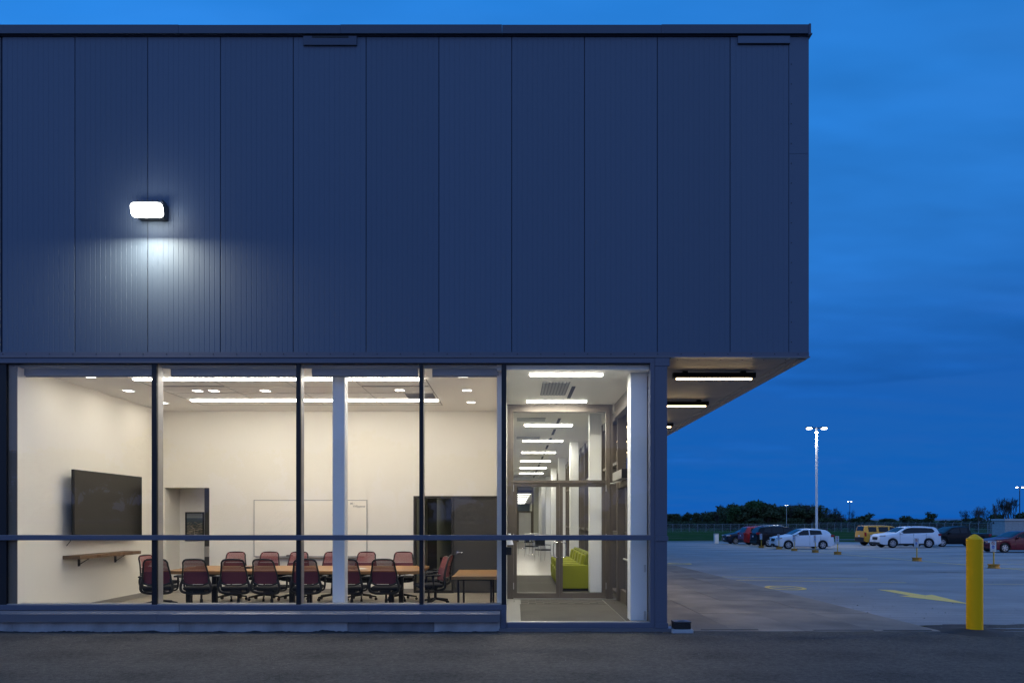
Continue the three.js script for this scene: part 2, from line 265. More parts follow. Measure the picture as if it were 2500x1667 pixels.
// =================================================================== OFFICE BUILDING
const bld = thing('office_building', 'dark blue metal clad building with a lit glazed ground floor and an overhang', 'building');
const FZ = .0;                                                    // front of the cladding
{ // upper cladding panels, each with fine flutes
  const up = part('upper_wall', bld), P = 1.194, y0 = 4.585, y1 = 9.76;
  function panelGeo(x0, x1) {
    const pr = [[x0, -.05], [x0, -.004], [x0 + .006, 0]], n = Math.max(1, Math.round((x1 - x0) / .0853));
    for (let i = 1; i < n; i++) { const c = x0 + (x1 - x0) * i / n; pr.push([c - .007, 0], [c - .003, -.0028], [c + .003, -.0028], [c + .007, 0]); }
    pr.push([x1 - .006, 0], [x1, -.004], [x1, -.05]);
    const pos = [], uv = [];
    for (let i = 0; i < pr.length - 1; i++) { const [a, za] = pr[i], [b, zb] = pr[i + 1]; for (const [x, y, z] of [[a, y0, za], [b, y0, zb], [b, y1, zb], [a, y0, za], [b, y1, zb], [a, y1, za]]) { pos.push(x, y, z + FZ); uv.push(x, y); } }
    const g = new THREE.BufferGeometry(); g.setAttribute('position', new THREE.Float32BufferAttribute(pos, 3)); g.setAttribute('uv', new THREE.Float32BufferAttribute(uv, 2)); g.computeVertexNormals(); return g;
  }
  const tones = [1, .955, 1.03, .985].map((f) => { const m = M.panel.clone(); m.color.multiplyScalar(f); return m; });
  for (let k = 0; k < 10; k++) obj('panel', panelGeo(-8.41 + k * P + .006, -8.41 + (k + 1) * P - .006), tones[k % 4], up);
  obj('panel', panelGeo(3.536, 4.49), M.panel, up);
  for (let k = 1; k < 5; k++) obj('panel', panelGeo(-8.44 - k * P + .006, -8.44 - (k - 1) * P - .006), M.palePanel, up, 'paler blue panel past the left edge of the dark cladding');
  obj('backing', [B(-13.6, 4.79, 4.55, 9.75, -.3, -.012)], M.joint, up);
  const ct = part('corner_trim', bld);
  obj('trim_piece', B(4.496, 4.817, 7.838, 9.75, -.3, FZ + .004), M.panel, ct); obj('trim_piece', B(4.496, 4.817, 4.585, 7.834, -.3, FZ + .004), M.panel, ct);
  const sc = []; for (let i = 0; i < 15; i++) { const g = new THREE.CylinderGeometry(.008, .009, .006, 8); g.rotateX(Math.PI / 2); g.translate(4.53, 4.75 + i * .325, FZ + .007); sc.push(g); }
  obj('screw', sc, M.black, ct).userData.kind = 'stuff';
  // parapet cap in lengths
  const cap = part('parapet_cap', bld), cx = [-13.6, -8.9, -5.49, -2.85, -.21, 2.39, 4.82];
  for (let i = 0; i < 6; i++) obj('cap_piece', B(cx[i] + .002, cx[i + 1] - .002, 9.772, 9.905 + (i % 2 ? .006 : 0) + i * .001, -.4, FZ + .055), M.cap, cap);
  obj('cap_end', [B(4.796, 4.83, 9.762, 9.925, -.4, FZ + .062), B(4.786, 4.848, 9.748, 9.768, -.4, FZ + .068)], M.cap, cap);
  obj('drip', B(-13.6, 4.786, 9.749, 9.77, -.02, FZ + .02), M.joint, cap);
  // plates below the cap
  obj('scupper_plate', [B(-3.46, -2.59, 9.60, 9.745, FZ, FZ + .03)], M.cap, bld); obj('scupper_opening', B(-3.32, -2.72, 9.715, 9.744, FZ + .02, FZ + .034), M.seal, bld);
  obj('scupper_plate', [B(3.65, 4.5, 9.63, 9.745, FZ, FZ + .03)], M.panel, bld); obj('scupper_edge', B(3.65, 4.5, 9.622, 9.63, FZ, FZ + .026), M.seal, bld);
  // flashing under the panels
  const fl = part('flashing', bld);
  obj('flashing_strip', [B(-13.6, 4.817, 4.512, 4.585, -.1, FZ + .014)], M.rail, fl);
  obj('drip_edge', [B(-13.6, 4.83, 4.498, 4.512, -.1, FZ + .03)], M.ledge, fl);
  obj('shadow_gap', B(-13.6, 2.56, 4.487, 4.498, -.1, -.01), M.seal, fl);
  const s2 = []; for (let i = 0; i < 40; i++) { const g = new THREE.CylinderGeometry(.008, .009, .006, 8); g.rotateX(Math.PI / 2); g.translate(-10.3 + i * .383, 4.55, FZ + .017); s2.push(g); }
  obj('screw', s2, M.black, fl).userData.kind = 'stuff';
  // roof and hidden sides
  obj('roof', B(-13.6, 4.8, 9.6, 9.74, -95, -.3), M.soffit, bld);
  obj('side_wall', B(4.6, 4.812, 4.53, 9.74, -95, -.301), M.panel, bld);
  obj('end_wall', [B(-13.6, 4.8, .0, 9.7, -95.3, -95), B(-13.8, -13.6, 0, 9.74, -95, -.02)], M.panel, bld);
}
{ // soffit of the overhang: long boards with an edge strip
  const so = part('soffit', bld);
  for (let i = 0; i < 34; i++) obj('soffit_board', B(2.5, 4.56, 4.502, 4.53, -.1 - (i + 1) * .45 + .004, -.1 - i * .45), M.soffit, so);
  obj('soffit_board', B(2.5, 4.56, 4.503, 4.53, -95, -15.402), M.soffit, so);
  obj('edge_strip', [B(4.565, 4.69, 4.497, 4.53, -95, -.1), B(4.695, 4.825, 4.49, 4.53, -95, -.1)], M.soffit, so);
  const sc = []; for (let i = 0; i < 20; i++) sc.push(cyl(.008, .008, .008, 4.60, 4.488, -.4 - i * .75, 6)); for (let i = 0; i < 6; i++) sc.push(cyl(.008, .008, .008, 2.7 + i * .36, 4.494, -.16, 6));
  obj('screw', sc, M.black, so).userData.kind = 'stuff';
}
// ---------------------------------------------------------------- curtain wall at the front
const cw = part('curtain_wall', bld);
const bays = [[-8.347, -5.96], [-5.876, -3.59], [-3.518, -1.569], [-1.504, -.219]];
{
  obj('head_rail', [B(-13.6, 2.49, 4.407, 4.487, -.2, .02)], M.rail, cw); obj('head_gasket', B(-13.6, 2.29, 4.393, 4.4065, -.06, .0), M.seal, cw);
  obj('mid_rail', [RB(-13.6, 2.217, 1.507, 1.593, -.045, .03, .006)], M.rail, cw);
  obj('sill_rail', [RB(-13.6, -.14, .364, .45, -.2, .02, .006)], M.rail, cw);
  obj('sill_rail', [RB(-.13, 2.29, .071, .157, -.12, .02, .006)], M.rail, cw);
  obj('sill_trim', [B(-13.6, -.24, .451, .462, -.19, -.02), B(-.13, 2.215, .158, .168, -.1, -.02)], M.alu, cw);
  const mul = [[-8.52, -8.347], [-5.96, -5.876], [-3.59, -3.518], [-1.569, -1.504]];
  for (const [a, b] of mul) { obj('mullion', B(a, b, .451, 4.405, -.055, -.008), M.seal, cw); obj('inner_mullion', [B(a + .004, b - .004, .451, 4.4, -.21, -.056), B(a + .012, b - .012, .451, 4.4, -.235, -.211)], M.inner, cw); }
  obj('mullion', B(-.219, -.14, .158, 4.405, -.055, -.004), M.seal, cw); obj('inner_mullion', B(-.215, -.145, .15, 4.4, -.21, -.056), M.alu, cw);
  obj('jamb', B(-.215, -.138, .071, .45, -.1, .021), M.rail, cw);
  obj('corner_post', [B(2.217, 2.289, .071, 4.405, -.15, .024)], M.rail, cw);
  obj('corner_cover', [RB(2.291, 2.489, .158, 1.49, -.2, .036, .005), RB(2.291, 2.489, 1.575, 4.35, -.2, .036, .005)], M.rail, cw);
  obj('corner_band', [RB(2.291, 2.506, 1.492, 1.574, -.22, .048, .005), RB(2.291, 2.53, 4.352, 4.486, -.22, .04, .005), RB(2.291, 2.506, .071, .157, -.22, .05, .005)], M.rail, cw);
  for (const [a, b] of bays) { obj('pane', pane(a, b, 1.593, 4.394, -.042, -.036), M.glass, cw); obj('pane', pane(a, b, .452, 1.507, -.042, -.036), M.glass, cw); }
  obj('pane', pane(-.14, 2.217, 1.593, 4.394, -.042, -.036), M.glass, cw); obj('pane', pane(-.14, 2.217, .158, 1.507, -.042, -.036), M.glass, cw);
  obj('pane', pane(-13.6, -8.52, .452, 4.394, -.042, -.036), M.glass, cw);
  obj('latch', RB(2.13, 2.16, .2, .34, -.09, -.05, .005), M.satin, cw); obj('latch', RB(2.13, 2.16, .98, 1.1, -.09, -.05, .005), M.satin, cw);
  // ledge below the glazing, in lengths
  const lg = part('ledge', bld), lx = [-13.6, -10.1, -5.81, -2.375, -.24];
  for (let i = 0; i < 4; i++) {
    const s = new THREE.Shape([[-.02, .358], [.03, .358], [.12, .312], [.12, .196], [-.02, .196]].map((p) => new THREE.Vector2(...p))), L = lx[i + 1] - lx[i] - .004;
    const g = new THREE.ExtrudeGeometry(s, { depth: L, bevelEnabled: false }); g.rotateY(Math.PI / 2); g.scale(1, 1, 1); g.translate(lx[i] + .002, 0, 0);
    const p = g.attributes.position; for (let k = 0; k < p.count; k++) p.setZ(k, -p.getZ(k)); const m = flat(g); m.computeVertexNormals();
    obj('ledge_piece', metres(m), M.ledge, lg); obj('drip_edge', B(lx[i] + .002, lx[i + 1] - .002, .183, .1955, .02, .128), M.ledge, lg);
  }
  obj('ledge_end', B(-.238, -.14, .071, .363, -.02, .024), M.rail, lg);
  // concrete kerb blocks below
  const kb = part('kerb', bld), kx = [-13.6, -8.2, -5.48, -2.73, -1.32, -.24];
  for (let i = 0; i < 5; i++) obj('kerb_block', B(kx[i] + .004, kx[i + 1] - .004, -.1, .182, -.1, .05 + (i % 2) * .004), i === 3 ? M.curbStain : M.curb, kb, i === 3 ? 'dark stained concrete block' : undefined);
  obj('plinth', [B(-.26, 2.6, .018, .069, -.2, .07)], M.ledge, bld); obj('plinth_base', B(-.26, 2.58, -.1, .017, -.2, .05), M.curb, bld);
  // asphalt pressed unevenly against the kerb
  const pos = [], r = rng(33), N = 420; const hts = []; for (let i = 0; i <= N; i++) hts.push(.008 + Math.pow(fbm(i * .13, 4, 0, 8, 4), 2) * .05 + r() * .010);
  for (let i = 0; i < N; i++) { const xa = -13 + i * (15.4 / N), xb = xa + 15.4 / N, ha = hts[i], hb = hts[i + 1]; const zb = .045, zf = .12 + .05 * vnoise(i * .2, 1, 0, 6), zg = .12 + .05 * vnoise((i + 1) * .2, 1, 0, 6); pos.push(xa, .006, zf, xb, .006, zg, xb, hb, zb, xa, .006, zf, xb, hb, zb, xa, ha, zb); }
  const g = new THREE.BufferGeometry(); g.setAttribute('position', new THREE.Float32BufferAttribute(pos, 3)); g.computeVertexNormals();
  tag(obj('asphalt_edge', metres(g), std(.03, .029, .03, .95)), 'ragged black asphalt edge pressed against the concrete kerb', 'asphalt edge');
}
// ---------------------------------------------------------------- conference room shell
const CF = .143, CC = 4.363, BZ = -4.67;
{
  const rm = part('conference_room', bld);
  // back wall round the niche opening and the door frame
  obj('back_wall', [B(-8.35, -8.13, CF, CC, BZ - .15, BZ), B(-8.13, -7.10, 2.588, CC, BZ - .15, BZ), B(-7.10, -2.355, CF, CC, BZ - .15, BZ), B(-2.355, -.19, 2.394, CC, BZ - .15, BZ)], M.wall, rm);
  obj('left_wall', [B(-8.35, -8.2, CF, CC, BZ, -.062)], M.wall, rm);
  obj('wall_end', B(-8.346, -8.2, .45, CC, -.061, -.056), std(.20, .145, .10, .6), rm);
  obj('right_wall', [B(-.30, -.175, CF, CC, BZ - .15, -.24)], M.wall, rm);
  obj('ceiling', [B(-8.35, -.17, CC, CC + .1, BZ - .15, -.2)], M.ceil, rm);
  obj('window_wall_low', [B(-8.35, -.2, 0, .44, -.24, -.2)], M.wall, rm);
  obj('skirting', [B(-7.1, -2.36, CF, CF + .1, BZ, BZ + .012), B(-8.2, -8.188, CF, CF + .1, BZ, -.2)], M.inner, rm);
  // ceiling panels of the raised field: joints and slots
  const gr = std(.36, .33, .28, .9);
  obj('ceiling_joint', [B(-6.87, -6.85, CC - .004, CC, -3.82, -.5), B(-1.61, -1.59, CC - .004, CC, -3.82, -.5), B(-6.87, -1.59, CC - .004, CC, -3.84, -3.82), ...[-5.48, -4.19, -2.9].map((x) => B(x - .004, x + .004, CC - .003, CC, -3.82, -.5)), ...[-1.75, -2.4].map((z) => B(-6.85, -1.61, CC - .0035, CC, z - .004, z + .004))], gr, rm);
  for (const [a, b] of [[-6.7, -5.5], [-2.89, -1.63]]) obj('ceiling_slot', B(a, b, CC - .006, CC, -1.72, -1.68), std(.09, .08, .07, .9), rm);
  const gl = []; for (let i = 0; i < 9; i++) gl.push(B(-2.2, -1.64, CC - .02, CC, -2.5 - i * .052, -2.48 - i * .052)); obj('ceiling_grille', gl, std(.28, .26, .23, .8), rm);
  obj('ceiling_grille_back', B(-2.2, -1.64, CC - .005, CC, -2.95, -2.46), gr, rm);
  // floor tiles
  const ft = part('tile_floor', bld); obj('grout', B(-8.35, 2.2, CF - .15, CF - .006, BZ - .9, -.1), M.grout, ft);
  for (let i = 0; i < 14; i++) for (let j = 0; j < 8; j++) obj('tile', B(-8.3 + i * .58 + .004, -8.3 + (i + 1) * .58 - .004, CF - .02, CF, -.24 - (j + 1) * .56 + .004, -.24 - j * .56 - .004), M.tile, ft);
  // niche with a passage wall
  obj('niche_wall', [B(-8.35, -8.13, CF, 2.7, -5.36, BZ - .151), B(-8.35, -6.6, CF, 2.7, -5.5, -5.36), B(-6.75, -6.6, CF, 2.7, -5.36, BZ - .151)], M.wall, rm); obj('niche_ceiling', B(-8.35, -6.6, 2.7, 2.8, -5.5, BZ - .151), M.wall, rm);
  obj('niche_floor', B(-8.3, -6.6, CF - .05, CF - .001, -5.4, BZ - .15), M.tile, rm);
  obj('niche_panel', B(-7.5, -6.9, CF, 2.69, -5.34, -5.30), M.darkDoor, rm); obj('switch_plate', RB(-7.49, -7.38, .95, 1.2, -5.30, -5.285, .004), M.alu, rm);
}
{ // column between the second and third mullion
  obj('steel_column', [RB(-3.10, -2.89, CF, CC + .05, -.62, -.40, .012, 3)], M.column, bld);
  obj('steel_column', [RB(1.945, 2.225, CF, CC + .05, -.62, -.30, .012, 3)], M.column, bld);
}
// roller blind boxes over each bay
for (const [i, [a, b]] of [...bays.entries()]) {
  const t = thing('blind_box', ['grey roller blind box above the leftmost glass bay', 'grey roller blind box above the glass bay with the whiteboard behind', 'grey roller blind box above the bay with the white column', 'grey roller blind box above the bay with the dark door'][i], 'blind', [0, 0, 0], 0, 'roller blinds above the glazing');
  obj('cassette', RB(a + .12, b - .05, 4.25, 4.372, -.30, -.215, .01), std(.30, .31, .33, .5), t); obj('hem_bar', B(a + .12, b - .05, 4.232, 4.25, -.27, -.245), std(.16, .17, .19, .5), t);
}
// door with side light in the back wall
{
  const d = part('door_set', bld), fr = M.darkDoor;
  obj('frame', [B(-2.355, -2.30, CF, 2.394, BZ - .12, BZ + .02), B(-2.30, -.30, 2.338, 2.394, BZ - .12, BZ + .02), B(-1.475, -1.42, CF, 2.338, BZ - .12, BZ + .02), B(-2.30, -1.475, CF, CF + .06, BZ - .12, BZ + .02), B(-.36, -.305, CF, 2.338, BZ - .12, BZ + .02)], std(.022, .019, .015, .5), d);
  obj('door_leaf', B(-1.416, -.364, CF + .01, 2.334, BZ - .05, BZ), M.darkDoor, d);
  obj('side_light', pane(-2.30, -1.475, CF + .06, 2.338, BZ - .06, BZ - .054), M.glass, d);
  const ro = new THREE.CylinderGeometry(.038, .038, .02, 20); ro.rotateX(Math.PI / 2); ro.translate(-1.33, 1.09, BZ + .01);
  obj('handle', [flat(ro), bar([-1.33, 1.09, BZ + .01], [-1.33, 1.09, BZ + .065], .014, 10), bar([-1.34, 1.09, BZ + .06], [-1.215, 1.085, BZ + .06], .012, 10)], M.chrome, d);
  // passage behind the side light
  const ps = part('passage', bld);
  obj('passage_wall', [B(-2.5, -2.343, CF, 3.2, -14, -9.37), B(-4.2, -2.62, CF, 3.2, -9.6, -9.45), B(-4.35, -4.2, CF, 3.2, -9.6, BZ - .16), B(-.6, -.42, CF, 3.2, -14, BZ - .16), B(-2.5, -.42, CF, 3.2, -14.15, -14)], M.hallWall, ps);
  obj('passage_frame', B(-2.62, -2.345, CF, 2.5, -9.5, -9.3), M.darkDoor, ps);
  obj('passage_ceiling', B(-4.3, -.42, 3.2, 3.3, -14.1, BZ - .16), M.ceil, ps); obj('passage_floor', B(-4.3, -.42, CF - .05, CF - .002, -14.1, BZ - .15), M.tile, ps);
}
// ---------------------------------------------------------------- vestibule and corridor
const VC = 4.32, VZ = -3.56;
{
  const v = part('vestibule', bld);
  obj('ceiling', [B(-.3, 2.29, VC, VC + .08, -100, -.1)], M.ceil, v);
  obj('left_wall', [B(-.42, -.302, CF, VC, -100, BZ - .16)], M.hallWall, v);
  obj('left_lining', B(-.174, -.168, CF, VC, VZ + .05, -.22), M.hallWall, v);
  obj('floor', [B(-.3, 2.35, CF - .06, CF - .003, -100, -9.8)], M.hallTile, v); obj('walk_off_carpet', B(-.3, 2.35, CF - .06, CF - .004, -9.8, VZ - .05), M.carpet, v);
  obj('entrance_mat', B(.10, 1.85, CF, CF + .006, -2.55, -.16), M.mat, v);
  const mo = []; for (let i = 0; i < 11; i++) for (let j = 0; j < 4; j++) { const g = B(.12 + i * .157, .12 + (i + 1) * .157 - .004, CF, CF + .005, -2.6 - (j + 1) * .19 + .004, -2.6 - j * .19); obj('mat_tile', g, (i + j) % 2 ? M.matDark : M.matMid, v); }
  obj('side_tile', [B(1.87, 2.2, CF, CF + .003, -3.4, -.16)], M.carpet, v);
  // inner glazed screen with a pair of doors
  const s = part('inner_screen', bld), z0 = VZ - .06, z1 = VZ + .06;
  obj('frame', [B(-.168, -.03, CF, VC, z0, z1), B(1.96, 2.105, CF, VC, z0, z1), B(-.03, 1.96, 4.163, VC, z0, z1), B(-.03, 1.96, 2.633, 2.692, z0, z1)], M.bronze, s);
  obj('frame_bead', [B(-.11, -.1, CF, VC, z1, z1 + .012), B(2.03, 2.04, CF, VC, z1, z1 + .012)], M.bronze, s);
  obj('transom_pane', pane(-.03, 1.96, 2.692, 4.163, VZ - .004, VZ + .004), M.glass, s);
  const leaf = (a, b, gl, gr, hx, sg) => {
    const d = part('door', s);
    obj('leaf_frame', [B(a, gl, CF + .012, 2.63, VZ - .025, VZ + .03), B(gr, b, CF + .012, 2.63, VZ - .025, VZ + .03), B(gl, gr, 2.55, 2.63, VZ - .025, VZ + .03), B(gl, gr, CF + .012, .268, VZ - .025, VZ + .03)], M.bronze, d);
    obj('pane', pane(gl, gr, .268, 2.55, VZ - .003, VZ + .003), M.glass, d);
    obj('handle', [tube([[hx, 1.36, VZ + .03], [hx, 1.36, VZ + .075], [hx + sg * .03, 1.355, VZ + .085], [hx + sg * .085, 1.34, VZ + .085], [hx + sg * .095, 1.28, VZ + .085], [hx + sg * .095, 1.1, VZ + .085], [hx + sg * .085, 1.05, VZ + .085], [hx + sg * .03, 1.04, VZ + .085], [hx, 1.035, VZ + .075], [hx, 1.035, VZ + .03]], .013, 40, 8)], M.chrome, d);
  };
  leaf(-.028, .957, .041, .888, .925, -1); leaf(.961, 1.958, 1.034, 1.88, .995, 1);
  obj('hinge', [.35, 1.4, 2.45].flatMap((y) => [B(-.036, -.02, y, y + .14, z1, z1 + .012), B(1.953, 1.968, y, y + .14, z1, z1 + .012)]), M.satin, s);
  obj('threshold', B(-.03, 1.96, CF, CF + .01, VZ - .02, VZ + .13), M.satin, s);
  // side glazing along the pavement
  const g = part('side_glazing', bld);
  obj('frame', [B(2.30, 2.48, CF - .14, CF + .06, -100, -.2), B(2.30, 2.44, 1.5, 1.58, -60, -.2), B(2.30, 2.46, VC - .18, 4.5, -100, -.2), B(2.30, 2.44, 3.1, 3.16, -60, -3.7)], M.bronze, g);
  for (let i = 0; i < 26; i++) obj('mullion', B(2.26, 2.46, CF, VC, -1.02 - i * 1.43 - .03, -1.02 - i * 1.43 + .03), M.bronze, g);
  for (let i = 0; i < 26; i++) obj('pane', pane(2.37, 2.376, CF + .06, VC - .18, -1.02 - i * 1.43 - 1.4, -1.02 - i * 1.43 - .03), M.glass, g);
  obj('rear_wall', B(2.3, 2.46, CF, VC, -100, -38.2), M.hallWall, g);
  // dark metal door frame in the vestibule side wall
  obj('side_door', [B(2.14, 2.29, CF, 3.3, -1.42, -1.30), B(2.14, 2.29, CF, 3.3, -3.2, -3.05), B(2.16, 2.29, 2.5, 2.62, -3.1, -1.4), B(2.20, 2.27, CF, .4, -3.1, -1.4), B(2.18, 2.28, CF, 2.5, -2.25, -2.15), B(2.16, 2.28, CF, VC, -.95, -.85), B(2.14, 2.29, VC - .3, VC, -3.5, -.65)], M.bronze, v);
  obj('push_bar', [bar([2.12, 1.08, -1.5], [2.12, 1.08, -2.1], .02, 8)], M.satin, v);
  obj('door_stop', [cyl(.012, .012, .03, 2.0, CF, -2.6, 8), cyl(.012, .012, .03, -.02, CF, -2.9, 8)], M.chrome, v);
  for (let i = 0; i < 8; i++) obj('steel_column', RB(1.75, 2.03, CF, VC, -4.8 - i * 5.7 - .28, -4.8 - i * 5.7, .012, 3), M.column, bld);
  // slots along the corridor ceiling
  for (let i = 0; i < 14; i++) if (i !== 1) obj('ceiling_slot', B(1.06, 1.13, VC - .006, VC - .001, -1.5 - i * 2.0 - 1.25, -1.5 - i * 2.0), std(.03, .03, .035, .8), v);
  const gg = []; for (let i = 0; i < 8; i++) gg.push(B(.52 + i * .06, .55 + i * .06, VC - .018, VC, -2.35, -1.1)); obj('ceiling_grille', gg, std(.35, .35, .34, .6), v); obj('grille_back', B(.5, 1.0, VC - .004, VC, -2.38, -1.08), std(.2, .2, .2, .7), v);
  for (const z of [-5.4, -9.2]) obj('ceiling_vent', B(.05, .75, VC - .01, VC, z - .55, z), std(.42, .42, .4, .7), v);
  // bulkhead, far partition with a pale door
  const fp = part('corridor_end', bld);
  obj('bulkhead', B(-.3, 2.3, 4.0, VC, -29.3, -28.9), M.white, fp);
  obj('partition_frame', [B(-.3, .22, CF, VC, -41, -40.8), B(1.3, 1.42, CF, VC, -41, -40.8), B(.22, 1.3, 2.4, 2.5, -41, -40.8), B(.22, .3, CF, 2.4, -41, -40.8), B(1.22, 1.3, CF, 2.4, -41, -40.8)], M.bronze, fp); obj('partition', B(1.42, 2.3, CF, VC, -41, -40.8), M.hallWall, fp);
  obj('far_door', B(.3, 1.22, CF, 2.4, -40.95, -40.9), M.white, fp); obj('far_wall', B(-.4, 2.4, CF, VC, -100.2, -100), M.hallWall, fp); obj('header', B(-.3, 2.3, 4.05, VC, -46, -45.8), M.bronze, fp);
}
// ceiling lights
{
  const white = [1, .955, .87];
  for (const [z, l] of [[-1.0, 'long linear ceiling light nearest the glass in the meeting room'], [-3.17, 'long linear ceiling light towards the back wall of the meeting room']]) {
    const t = thing('linear_ceiling_light', l, 'ceiling light', [0, 0, 0], 0, 'linear lights in the meeting room ceiling');
    for (let i = 0; i < 4; i++) { const a = -6.82 + i * 1.305; obj('light_diffuser', RB(a + .012, a + 1.29, CC - .03, CC - .001, z - .026, z + .026, .006), glow(...white, LV.confGlow), t); obj('end_joint', B(a - .006, a + .006, CC - .02, CC, z - .042, z + .042), M.white, t); }
    const L = areaLight('linear_light', lin(...white), LV.conf, 5.2, .08, [-4.21, CC - .037, z], [0, -1, 0], t); L.rotation.set(-Math.PI / 2, 0, 0);
  }
  const dl = [[-7.5, -.83, 'leftmost near the window'], [-7.55, -2.15, 'on the left beside the TV'], [-7.59, -3.54, 'in the left back corner'], [-6.2, -2.15, 'first of the pair by the ceiling slot'], [-5.88, -2.15, 'second of the pair by the ceiling slot'], [-4.88, -2.15, 'between the linear lights near the middle'], [-2.24, -2.08, 'beside the ceiling grille'], [-.915, -.8, 'over the side table, nearest the glass'], [-.933, -2.1, 'over the side table, middle of three'], [-.94, -3.46, 'over the dark door']];
  let src = null;
  for (const [x, z, l] of dl) {
    const t = thing('downlight', 'small square downlight ' + l, 'downlight', [x, CC, z], 0, 'square downlights in the meeting room ceiling');
    obj('trim_frame', [B(-.10, .10, -.008, 0, -.10, -.085), B(-.10, .10, -.008, 0, .085, .10), B(-.10, -.085, -.008, 0, -.085, .085), B(.085, .10, -.008, 0, -.085, .085)], M.white, t);
    obj('light_diffuser', B(-.085, .085, -.005, -.001, -.085, .085), glow(1, .96, .88, 5), t);
    const L = new THREE.RectAreaLight(lin(1, .95, .86), LV.down, .16, .16); L.name = 'downlight_lamp'; L.position.set(0, -.012, 0); L.rotation.set(-Math.PI / 2, 0, 0); t.add(L);
  }
  const zs = [-.42, -3.05, -6.6, -10.2, -13.9, -17.6, -21.4, -25.2, -33, -37, -49, -55, -61, -68, -75, -83, -92];
  zs.forEach((z, i) => {
    const t = thing('corridor_light', i < 2 ? ['slim ceiling light in the vestibule, nearest the glass', 'slim ceiling light in the vestibule, just before the inner doors'][i] : (['first','second','third','fourth','fifth','sixth','seventh','eighth','ninth','tenth','eleventh','twelfth','thirteenth','fourteenth','fifteenth'][i - 2]) + ' slim ceiling light down the corridor, counted from the inner doors', 'ceiling light', [.87, VC, z], 0, i < 2 ? 'vestibule ceiling lights' : 'ceiling lights along the corridor');
    obj('light_diffuser', RB(-.62, .62, -.036, -.002, -.024, .024, .01), glow(1, .97, .89, i < 8 ? LV.hallGlow : 10), t); obj('end_cap', [B(-.632, -.62, -.036, 0, -.036, .036), B(.62, .632, -.036, 0, -.036, .036)], M.white, t);
    const L = new THREE.RectAreaLight(lin(1, .94, .82), i < 8 ? LV.hall : LV.far, 1.2, .08); L.name = 'corridor_lamp'; L.position.set(0, -.043, 0); L.rotation.set(-Math.PI / 2, 0, 0); t.add(L);
  });
  // passage downlight
  const t = thing('passage_light', 'ceiling light in the passage behind the glass side light', 'ceiling light', [-1.4, 3.2, -8.2]);
  obj('light_diffuser', B(-.3, .3, -.02, -.001, -.3, .3), glow(1, .97, .86, 3), t); const L = new THREE.RectAreaLight(lin(1, .96, .84), 5, .6, .6); L.name = 'passage_lamp'; L.position.set(0, -.025, 0); L.rotation.set(-Math.PI / 2, 0, 0); t.add(L);
}
// strips under the overhang
for (const [i, z] of [-1.05, -4.0, -7.4, -10.9, -14.4].entries()) {
  const t = thing('soffit_light', ['nearest black strip light with a warm tube under the overhang', 'second black strip light under the overhang, half hidden by the corner post', 'third black strip light under the overhang, only its end showing', 'fourth strip light under the overhang, counted from the front', 'fifth strip light under the overhang, counted from the front'][i], 'strip light', [3.57, 4.5, z], 0, 'strip lights under the overhang');
  obj('housing', RB(-.74, .74, -.12, -.028, -.05, .05, .008), M.steel, t); for (const x of [-.52, .52]) obj('bracket', B(x - .045, x + .045, -.03, 0, -.04, .04), M.steel, t);
  obj('light_tube', RB(-.68, .68, -.152, -.121, -.02, .02, .012), glow(1, .72, .38, LV.soffitGlow), t);
  const L = new THREE.RectAreaLight(lin(1, .77, .48), LV.soffit, 1.36, .05); L.name = 'strip_lamp'; L.position.set(0, -.16, 0); L.rotation.set(-Math.PI / 2, 0, 0); t.add(L);
}
{ // wall pack on the cladding
  const t = thing('wall_light', 'bright white floodlight mounted on the dark cladding', 'wall light', [-5.90, 6.83, FZ]);
  obj('housing', [RB(-.23, .23, -.11, .15, .0, .20, .03, 3)], std(.05, .055, .065, .5), t);
  for (let k = 0; k < 6; k++) obj('cooling_fin', B(-.2 + k * .08 - .004, -.2 + k * .08 + .004, .14, .178, .02, .17), std(.05, .055, .065, .5), t);
  const lens = RB(-.25, .25, -.12, .10, -.07, .07, .065, 5); lens.rotateX(.25); lens.translate(0, -.02, .25); obj('light_lens', lens, glow(1, 1, .93, LV.packGlow), t);
  const L = areaLight('wall_lamp', lin(1, .95, .74), LV.pack, .44, .12, [0, -.19, .36], [0, -.90, .44], t);
}

// =================================================================== MEETING ROOM FURNITURE
{ // TV
  const t = thing('television', 'large dark wall-mounted TV screen on the white left wall', 'television', [-7.98, 1.486, -2.29]);
  obj('bezel', [RB(-.05, 0, 0, 1.27, -1.13, 1.13, .008)], M.steel, t); obj('screen', B(0, .003, .02, 1.25, -1.115, 1.115), M.screen, t); obj('wall_mount', [B(-.22, -.05, .45, .85, -.3, .3)], M.steel, t); obj('cable', [tube([[-.1, .05, 1.0], [-.15, -.05, 1.02], [-.2, -.12, 1.03]], .006, 8, 5)], M.steel, t);
}
{ // shelf with live edge
  const t = thing('wall_shelf', 'live edge wooden shelf on black brackets under the TV', 'shelf', [-8.2, 1.13, -2.19]);
  const s = new THREE.Shape(); s.moveTo(0, -1.0); const r = rng(4); for (let i = 0; i <= 24; i++) { const z = -1.0 + i / 24 * 2.0; s.lineTo(.30 + .05 * fbm(i * .35, 2, 0, 3, 3) - .012 + r() * .008, z); } s.lineTo(0, 1.0);
  const g = new THREE.ExtrudeGeometry(s, { depth: .055, bevelEnabled: true, bevelSize: .006, bevelThickness: .006, bevelSegments: 2 }); g.rotateX(-Math.PI / 2); obj('board', metres(flat(g)), M.walnut, t);
  for (const z of [.55, -.62]) obj('bracket', [B(0, .012, -.16, 0, z - .03, z + .03), B(0, .24, -.012, 0, z - .03, z + .03), bar([.01, -.13, z], [.2, -.01, z], .008)], M.steel, t);
}
